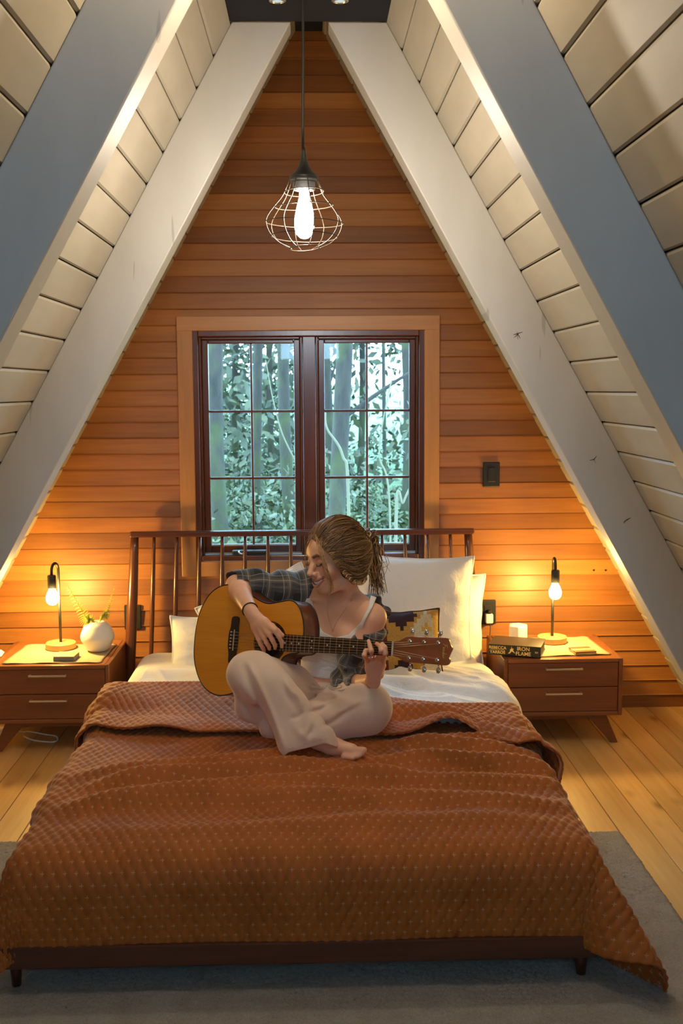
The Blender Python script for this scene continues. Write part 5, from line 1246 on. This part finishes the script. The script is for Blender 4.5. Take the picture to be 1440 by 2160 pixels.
# cloth wrinkles spiralling round the sleeves
def bone(Pt, a, b):
    ab = b - a; L = np.linalg.norm(ab); d = ab / L; n1 = unit(np.cross(d, [0, .3, 1])); n2 = np.cross(d, n1); R_ = Pt - a
    return R_ @ d, np.arctan2(R_ @ n2, R_ @ n1), np.linalg.norm(R_ - (R_ @ d)[..., None] * d, axis=-1)
G = np.stack(np.meshgrid(*[a.astype(np.float64) for a in S.ax], indexing='ij'), -1)
band = np.abs(S.d) < .03; Pb = G[band]
u1, a1, r1 = bone(Pb, shR, elR); u2, a2, r2 = bone(Pb, shL, elL); u3, a3, r3 = bone(Pb, elL, wrL); isR = r1 < np.minimum(r2, r3) + .02
wv = np.where(isR, .0075 * np.sin(u1 * 62 + 1.3 * np.sin(a1 * 2 + 1) + a1 * 1.0) * (.4 + .6 * np.sin(a1 + 2 * u1 * 9) ** 2) + .0045 * np.sin(u1 * 28 - a1 * 2 + .7), .007 * np.sin(u2 * 75 + 1.5 * np.sin(a2 * 2) + a2) + .004 * np.sin(u2 * 33 - 2 * a2))
S.d[band] += wv.astype(np.float32)
# open cuffs and neck hole: hollow where the arm and body come through
S.chain([shR + (elR - shR) * .80, elR + (elR - shR) * .1], [.042, .046], .004, 'cut'); S.chain([elL + (wrL - elL) * .18, elL + (wrL - elL) * .60], [.036, .042], .004, 'cut')
cutend(S, shL + (elL - shL) * .30, unit(shL - elL), .10, shL + (shL - elL) * .0 + np.array([-.03, -.06, .05]))
V, Q = S.mesh(); V = smooth_mesh(V, Q, 1)
u1, a1, r1 = bone(V, shR, elR); u2, a2, r2 = bone(V, shL, elL); u3, a3, r3 = bone(V, elL, wrL)
isR = (r1 < np.minimum(r2, r3)) & (u1 > -.06); isF = (~isR) & (r3 < r2) & (u3 > 0)
pu_ = np.where(isR, u1, np.where(isF, u3 + .30, u2)); pv_ = np.where(isR, a1 * .060, np.where(isF, a3 * .055, a2 * .06)); tor = (V @ TL); back = (~isR) & (r2 > .085) & (r3 > .085)
pu_ = np.where(back, V[:, 2], pu_); pv_ = np.where(back, tor, pv_)
t = NT('grey plaid flannel'); t.set(Roughness=.85, Sheen_Weight=.3); sp = t.n('ShaderNodeSeparateXYZ'); t.l(t.attr('pl').outputs['Vector'], sp.inputs[0])
def stripes(x, per, stops): return t.ramp(t.math('FRACT', t.math('DIVIDE', x, per)), stops, 'CONSTANT')
st = [(0, (.012,) * 3), (.22, (.05, .052, .058)), (.40, (.11, .105, .095)), (.50, (.42, .36, .27)), (.53, (.11, .105, .095)), (.64, (.05, .052, .058)), (.80, (.34, .34, .33)), (.825, (.012,) * 3)]
ca = stripes(sp.outputs[0], .072, st); cb = stripes(t.math('ADD', sp.outputs[1], 1.0), .072, st)
t.color(t.mix(.55, t.mix(.5, ca, cb), t.mix(1.0, ca, cb, 'LIGHTEN'))); t.bump(t.noise(t.coord(), 420, 2), .25, .001)
M_plaid = t.mat
obj('flannel_shirt', V, Q, [M_plaid], person, smooth=True, attrs={'pl': ('POINT', 'FLOAT_VECTOR', np.stack([pu_, pv_, 0 * pu_], 1))})
# jewellery
def loop(c, n, r, rad, name, m_, sq=1.0):
    n = unit(n); a = unit(np.cross(n, [0.2, .3, 1])); b = np.cross(n, a); mb = MB(); mb.tube([c + a * r * cos(q) + b * r * sq * sin(q) for q in np.linspace(0, 2 * pi, 28, endpoint=False)], rad, 8, closed=True); return mb.build(name, [m_], person, smooth=True)
fa = wrR - elR; loop(wrR - unit(fa) * .006, fa, .0262, .0022, 'hair_tie', M_black)['label'] = 'black hair tie on the wrist'
_ra, _rb = np.array(J(785, 1389, 3.468)), np.array(g(783, 1373, .024)); loop(_ra + (_rb - _ra) * .52, _rb - _ra, .0089, .0014, 'finger_ring', M_chrome)
M_gld = plain('thin gold', (.80, .52, .22), .25, 1.0)
wl = wrL - elL; loop(wrL - unit(wl) * .004, wl, .0262, .0012, 'bracelet', M_gld)
mb = MB(); _pb = pix(np.array([v_.co[:] for v_ in person.data.vertices])); VB = np.array([v_.co[:] for v_ in person.data.vertices]); _pp = _pb
nk = [on_cloth(*q, V_=VB) for q in ((690, 1262), (688, 1285), (692, 1305), (699, 1325), (708, 1310), (722, 1288), (740, 1262))]; nk = [a + TF * .0022 for a in nk if a is not None]
mb.tube(spline(nk, 50), .0006, 5); mb.build('necklace', [M_gld], person, smooth=True)
if len(nk) > 3:
    mb = MB(); c = nk[3]; mb.tube([c + TL * .0035 * cos(q) + np.array([0, 0, .0035 * sin(q) - .004]) + TF * .001 for q in np.linspace(0, 2 * pi, 14, endpoint=False)], .0007, 5, closed=True); mb.build('pendant_ring', [M_gld], person, smooth=True)

# ------------------------------------------------------------------ hair
t = NT('brown hair with lighter strands'); t.set(Roughness=.38, Specular_IOR_Level=.6); r_ = t.attr('tone').outputs['Fac']
t.color(t.ramp(r_, [(0, (.035, .016, .008)), (.35, (.12, .055, .022)), (.7, (.32, .165, .062)), (1, (.60, .37, .16))])); t.set(Anisotropic=.4); M_hair = t.mat
S = Solid(HCn - .19, HCn + .19, .003)
S.ell(hp_(-.020, 0, .036), (.104, .086, .094), HM, .01); S.ell(hp_(-.055, 0, -.005), (.075, .078, .075), HM, .03); S.ell(hp_(-.028, .056, -.026), (.054, .036, .066), HM, .02); S.ell(hp_(-.035, -.050, -.02), (.050, .034, .055), HM, .02)
S.ell(hp_(-.02, 0, .09), (.06, .05, .036), HM, .03)
# clear the face: everything ahead of a tilted hairline
def face_cut(X, Y, Z):
    f = (X - HCn[0]) * HF[0] + (Y - HCn[1]) * HF[1] + (Z - HCn[2]) * HF[2]; l = (X - HCn[0]) * HL[0] + (Y - HCn[1]) * HL[1] + (Z - HCn[2]) * HL[2]; u = (X - HCn[0]) * HU[0] + (Y - HCn[1]) * HU[1] + (Z - HCn[2]) * HU[2]
    hl_ = np.where(u > .03, .073 + .06 * np.clip(u - .03, 0, .05), .073 - np.clip(.03 - u, 0, .03) * .65 - np.clip(-u, 0, 1) * .36) - .10 * np.clip(u - .03, 0, 1) * 0 - 5.0 * np.clip(np.abs(l) - .05, 0, 1) ** 2
    return -(np.maximum(f - hl_, 0 * f - 1) * .8 - np.clip(u - .078, 0, 1) * 1.4)
S.put(HCn - .18, HCn + .18, face_cut, .012, 'cut')
Vh, Qh = S.mesh(); Vh = smooth_mesh(Vh, Qh, 1)
parts_v, parts_f, tone = [Vh], [tuple(q) for q in Qh], [np.full(len(Vh), .18)]; cnt = len(Vh); rr_ = np.random.default_rng(11)
def strand(pts, rad, tn, seg=5, n=18, flat=.45):
    global cnt
    P_ = spline(pts, n); q = np.linspace(0, 1, len(P_)); v_, f_ = tube_mesh(P_, rad * (1 - .55 * q) * np.clip(q * 6 + .4, 0, 1), seg, flat=flat)
    parts_v.append(v_); parts_f.extend([tuple(i + cnt for i in fc) for fc in f_]); tone.append(np.full(len(v_), tn)); cnt += len(v_)
clip = hp_(-.118, .006, .028)
def capr(d):
    """point where a ray from inside the head leaves the hair mass"""
    c = np.array([-.020, 0, .026]); d = np.array(d, float); d /= np.linalg.norm(d) + 1e-9; rr2 = np.arange(.165, .05, -.0025)
    P_ = HCn + (c + rr2[:, None] * d) @ HM.T; ix = np.clip(np.round((P_ - S.lo) / S.h).astype(int), 0, S.n - 1); dv = S.d[ix[:, 0], ix[:, 1], ix[:, 2]]
    k = np.where(dv < 0)[0]; r_ = rr2[k[0]] + .0012 if len(k) else .09; return c + d * min(max(r_, .075), .135)
HLN = spline([(.079, 0, .080), (.079, .030, .073), (.076, .056, .050), (.064, .070, .026), (.050, .082, -.016), (.026, .092, -.060), (-.020, .088, -.092), (-.070, .060, -.088), (-.094, .02, -.078)], 80)
for i in range(1500):
    sg = 1 if rr_.random() < .64 else -1; lat = rr_.random(); lat = lat if rr_.random() < .75 else lat * .45; k0 = HLN[min(int(lat * 80), len(HLN) - 1)] * np.array([1, sg, 1]); k0 = k0 + unit(k0 - np.array([.01, 0, .02])) * .005
    en = np.array([-.118, .006 + rr_.normal() * .013, .028 + rr_.normal() * .016]); c0 = np.array([-.020, 0, .026])
    t0_ = 0 if rr_.random() < .6 else rr_.uniform(0, .45); pts = []; lift = 1.0 + abs(rr_.normal()) * .022; dr = rr_.normal() * .012
    for q in np.linspace(t0_, 1, 8):
        m_ = k0 * (1 - q) + en * q + np.array([0, 0, (-.040 * min(lat * 1.6, 1) + .02 * (1 - lat) + dr) * sin(q * pi)]); d = m_ - c0; s_ = capr(d / (np.linalg.norm(d) + 1e-9))
        out = c0 + (s_ - c0) * (lift + .03 * sin(q * pi)); w_ = np.clip(min((q - t0_) * 5, 1), 0, 1) if t0_ == 0 else 1
        if q > .9: out = out * (1 - (q - .9) * 8) + en * (q - .9) * 8
        pts.append(hp_(*((k0 * 1.02) * (1 - w_) + out * w_)))
    strand(pts, rr_.uniform(.0016, .0036), float(np.clip(.22 + .95 * rr_.random() ** 1.15 * (.40 + .75 * lat), 0, 1)), n=21)
for i in range(140):                                                   # tail falling from the clip
    e = J(796 + rr_.normal() * 9, 1236 + rr_.normal() * 16, 3.84 + rr_.normal() * .02); mid_ = J(790 + rr_.normal() * 9, 1178 + rr_.normal() * 8, 3.85 + rr_.normal() * .02)
    s_ = clip + rr_.normal(size=3) * .012; top_ = J(782 + rr_.normal() * 8, 1132 + rr_.normal() * 7, 3.84)
    strand([s_, top_, mid_, e], rr_.uniform(.0016, .0032), float(rr_.random() ** 1.2))
for i in range(14):
    e = J(772 + rr_.normal() * 8, 1215 + rr_.normal() * 16, 3.82); strand([clip + rr_.normal(size=3) * .01, J(772 + rr_.normal() * 6, 1180, 3.83), e], .0011, float(rr_.random()))
for i in range(26):                                                   # twisted loops at the clip
    c = clip + rr_.normal(size=3) * np.array([.010, .010, .012]) + np.array([.008, 0, .012]); r0 = rr_.uniform(.012, .026); ax_ = unit(rr_.normal(size=3)); a_ = unit(np.cross(ax_, [0, 0, 1.])); b_ = np.cross(ax_, a_); p0 = rr_.uniform(0, 6.28)
    strand([c + a_ * r0 * cos(p0 + q) + b_ * r0 * sin(p0 + q) for q in np.linspace(0, 4.2, 9)], rr_.uniform(.002, .0034), float(rr_.random()))
# loose strands framing the face
for k in range(14):
    o_ = rr_.normal(size=3) * .002; j = lambda x, y, Y: J(x + rr_.normal() * 2.6, y + rr_.normal() * 2, Y) + o_
    strand([hp_(.070, .010, .098) + o_, j(672, 1146, 3.655), j(678, 1164, 3.64), j(683, 1190, 3.635), j(693, 1215, 3.64), j(698, 1236, 3.65), j(692, 1256, 3.65)], .0012, float(.55 + .45 * rr_.random()), n=30)
for k in range(5):
    o_ = rr_.normal(size=3) * .002; j = lambda x, y, Y: J(x + rr_.normal() * .9, y, Y) + o_
    strand([hp_(.074, -.004, .098) + o_, j(652, 1140, 3.68), j(644, 1158, 3.69), j(643, 1182, 3.70), j(646, 1200, 3.70)], .0013, float(.5 + .5 * rr_.random()), n=24)
for k in range(6): strand([hp_(-.03, .078, -.035), J(738 + k, 1212, 3.70), J(744 + k * .6, 1220 + k, 3.705), J(750, 1214, 3.71)], .002, float(rr_.random()))
obj('hair', np.concatenate(parts_v), parts_f, [M_hair], person, smooth=True, attrs={'tone': ('POINT', 'FLOAT', np.concatenate(tone))})
M_tort = plain('tortoiseshell clip', (.14, .035, .010), .2, 0, .5, 60); mb = MB()
for sg in (-1, 1):
    mb.tube(spline([clip + HU * .030 + HL * sg * .010, clip - HF * .018 + HU * .018 + HL * sg * .016, clip - HF * .024 + HL * sg * .018, clip - HF * .016 - HU * .022 + HL * sg * .012], 20), .0042, 8, flat=.6)
mb.tube([clip + HU * .032 + HL * .012, clip + HU * .032 - HL * .012], .0035, 8); mb.build('claw_clip', [M_tort], person, smooth=True)
# ------------------------------------------------------------------ the wood outside the window
M_bark = NT('mossy bark'); M_bark.set(Roughness=.95); _v = M_bark.coord('Object', (1, 1, .3)); _n = M_bark.noise(_v, 9, 5, .6)
M_bark.color(M_bark.mix(M_bark.ramp(M_bark.noise(M_bark.coord(), 2.2, 4), [(.45, (0, 0, 0)), (.6, (1, 1, 1))]), M_bark.ramp(_n, [(.3, (.005, .004, .003)), (.7, (.030, .024, .017))]), (.024, .031, .006)))
M_bark.bump(_n, .8, .05); M_bark = M_bark.mat
def leafmat(n, a, b):
    t = NT(n); t.set(Roughness=.6); r = t.n('ShaderNodeObjectInfo'); t.color(t.ramp(t.noise(t.coord(), 3.0, 4), [(.3, a), (.7, b)]))
    t.set(Transmission_Weight=0.0); return t.mat
M_leafA = leafmat('fern undergrowth', (.007, .015, .003), (.046, .060, .012)); M_leafB = leafmat('far foliage', (.007, .014, .005), (.068, .072, .030))
rg = np.random.default_rng(5)
mb = MB(); GXs = np.linspace(-14, 14, 30); GYs = np.linspace(5.6, 40, 30); gx, gy = np.meshgrid(GXs, GYs, indexing='ij'); gz = -2.4 + .12 * (gy - 5.6) + .35 * vnoise(gx, gy, 3, .5)
o = obj('ground_outside', np.stack([gx, gy, gz], -1), grid_faces(30, 30), [plain('forest floor', (.10, .16, .07), .95, 0, .4, 3)], smooth=True, kind='structure')
gzf = lambda x, y: -2.4 + .12 * (y - 5.6) + .35 * vnoise(x, y, 3, .5)
def tree(px, Y, r, lean, lab, branches=6, top=11.):
    r *= .62
    p = at(px, 900, Y); x = float(p[0]); z0 = float(gzf(x, Y)) - .1
    root = thing('tree', lab, 'tree', (x, Y, z0), 'trees outside the window'); zz = np.linspace(z0, top, 26); tt = (zz - z0) / (top - z0)
    path = np.stack([x + lean * tt * 2 + .06 * r * 10 * np.sin(zz * 1.1 + px), Y + 0 * zz, zz], 1)
    mb = MB(); mb.tube(path, r * (1 - .45 * tt) * (1 + .35 * np.exp(-(zz - z0) / .5)), 14); mb.build('trunk', [M_bark], root, smooth=True)
    for k in range(branches):
        i = int(rg.integers(6, 24)); b = path[i]; d = np.array([rg.uniform(-1, 1), rg.uniform(-.4, .2), rg.uniform(.1, .9)]); L = rg.uniform(.8, 2.4)
        q = spline([b, b + d * L * .5 + [0, 0, .1], b + d * L + [rg.uniform(-.2, .2), 0, rg.uniform(-.5, .3)]], 12); mb = MB(); mb.tube(q, np.linspace(r * .28, r * .05, len(q)), 7); mb.build('branch', [M_bark], root, smooth=True)
tree(462, 10.5, .155, .02, 'thick mossy grey trunk filling the leftmost column of window panes')
tree(545, 12.5, .10, -.02, 'slim dark trunk just beyond the vertical bar of the left window sash')
tree(606, 12.0, .12, .01, 'dark trunk close to the centre post, seen in the left window sash')
tree(715, 9.5, .135, .03, 'dark trunk in the right window sash close to the centre post')
tree(693, 13, .10, .0, 'darker trunk seen right against the centre post in the right sash', 3)
tree(806, 14, .045, .05, 'thin bent stem in the rightmost column of panes', 8)
tree(855, 12.5, .16, .02, 'broad pale trunk at the outer edge of the right window sash')
tree(575, 17, .09, -.03, 'distant trunk between the two dark trunks of the left sash', 4)
tree(500, 19, .10, .0, 'distant trunk beside the thick mossy trunk', 4)
tree(760, 19, .10, .01, 'distant trunk near the vertical bar of the right sash', 4)
def sapling(pts, Y, r, lab):
    P = [at(px, py, Y) for px, py in pts]; b = P[0].copy(); b[2] = gzf(b[0], Y) - .05; mb = MB(); q = spline([b] + P, 40); mb.tube(q, np.linspace(r, r * .4, len(q)), 8)
    o = mb.build('sapling', [plain('pale stem', (.08, .076, .043), .8)], None, smooth=True); tag(o, lab, 'sapling', 'bare stems outside')
sapling([(735, 1080), (722, 960), (690, 905), (686, 870)], 8.0, .014, 'pale bare stem bending beside the centre post in the right sash')
sapling([(835, 1100), (850, 1060), (868, 1020)], 8.2, .016, 'short pale leaning stem at the lower right panes')
sapling([(822, 1080), (800, 960), (815, 850), (842, 740)], 9.0, .010, 'thin arching stem across the right-hand panes')
sapling([(660, 1100), (590, 900), (560, 760)], 10.0, .010, 'thin bare stem leaning across the left sash')
def leaves(name, n, box, size, m, lab, cat, seed, dens=None):
    r = np.random.default_rng(seed); V = []; Fc = []
    x = r.uniform(box[0], box[1], n); y = r.uniform(box[2], box[3], n); h = r.random(n) ** 1.5 * box[4]
    z = (gzf(x, y) if len(box) < 7 else 0) + (h if len(box) < 7 else r.uniform(box[5], box[6], n)) + .25 * np.maximum(vnoise(x, y, seed, 2.), 0)
    if dens is not None: k = dens(x, y, z, r); x, y, z = x[k], y[k], z[k]; n = len(x)
    c = np.stack([x, y, z], 1); a = r.normal(size=(n, 3)); a /= np.linalg.norm(a, axis=1)[:, None]; b = np.cross(a, r.normal(size=(n, 3))); b /= np.linalg.norm(b, axis=1)[:, None]
    s = (size * r.uniform(.5, 1.4, n))[:, None]; V = np.stack([c - a * s, c + b * s * .45, c + a * s, c - b * s * .45], 1).reshape(-1, 3); Fc = np.arange(4 * n).reshape(n, 4)
    o = obj(name, V, Fc, [m]); return tag(o, lab, cat, kind='stuff')
leaves('undergrowth', 80000, (-3.2, 3.2, 7.5, 15, 1.7), .045, M_leafA, 'green undergrowth of bushes and ferns outside the window', 'undergrowth', 1)
leaves('foliage', 90000, (-6, 6, 15, 27, 0, -1, 7.0), .095, M_leafB, 'pale far foliage between the trunks outside', 'foliage', 2, lambda x, y, z, r: vnoise(x * 1.0, z * .8, 12, 1.1) + .6 * r.normal(size=len(x)) > .0)
leaves('twigs_and_moss', 14000, (-3, 3, 10, 14, 0, 0, 6), .045, M_leafB, 'sprays of moss and small leaves hanging among the trunks outside', 'foliage', 3, lambda x, y, z, r: vnoise(x * 1.5, z * 1.2, 5, 1.6) > .35)
# ------------------------------------------------------------------ daylight, exposure
w = bpy.data.worlds.new('daylight'); SC.world = w; w.use_nodes = True
bg = w.node_tree.nodes['Background']; bg.inputs[0].default_value = (.42, .72, 1.0, 1); bg.inputs[1].default_value = 13.5
SC.view_settings.view_transform = 'Standard'; SC.view_settings.look = 'None'; SC.view_settings.exposure = 0.52; SC.view_settings.gamma = 1.0; SC.view_settings.use_curve_mapping = False
try: SC.cycles.use_denoising = True; SC.cycles.max_bounces = 10; SC.cycles.diffuse_bounces = 5; SC.cycles.sample_clamp_indirect = 13.5; SC.cycles.use_adaptive_sampling = False
except Exception: pass
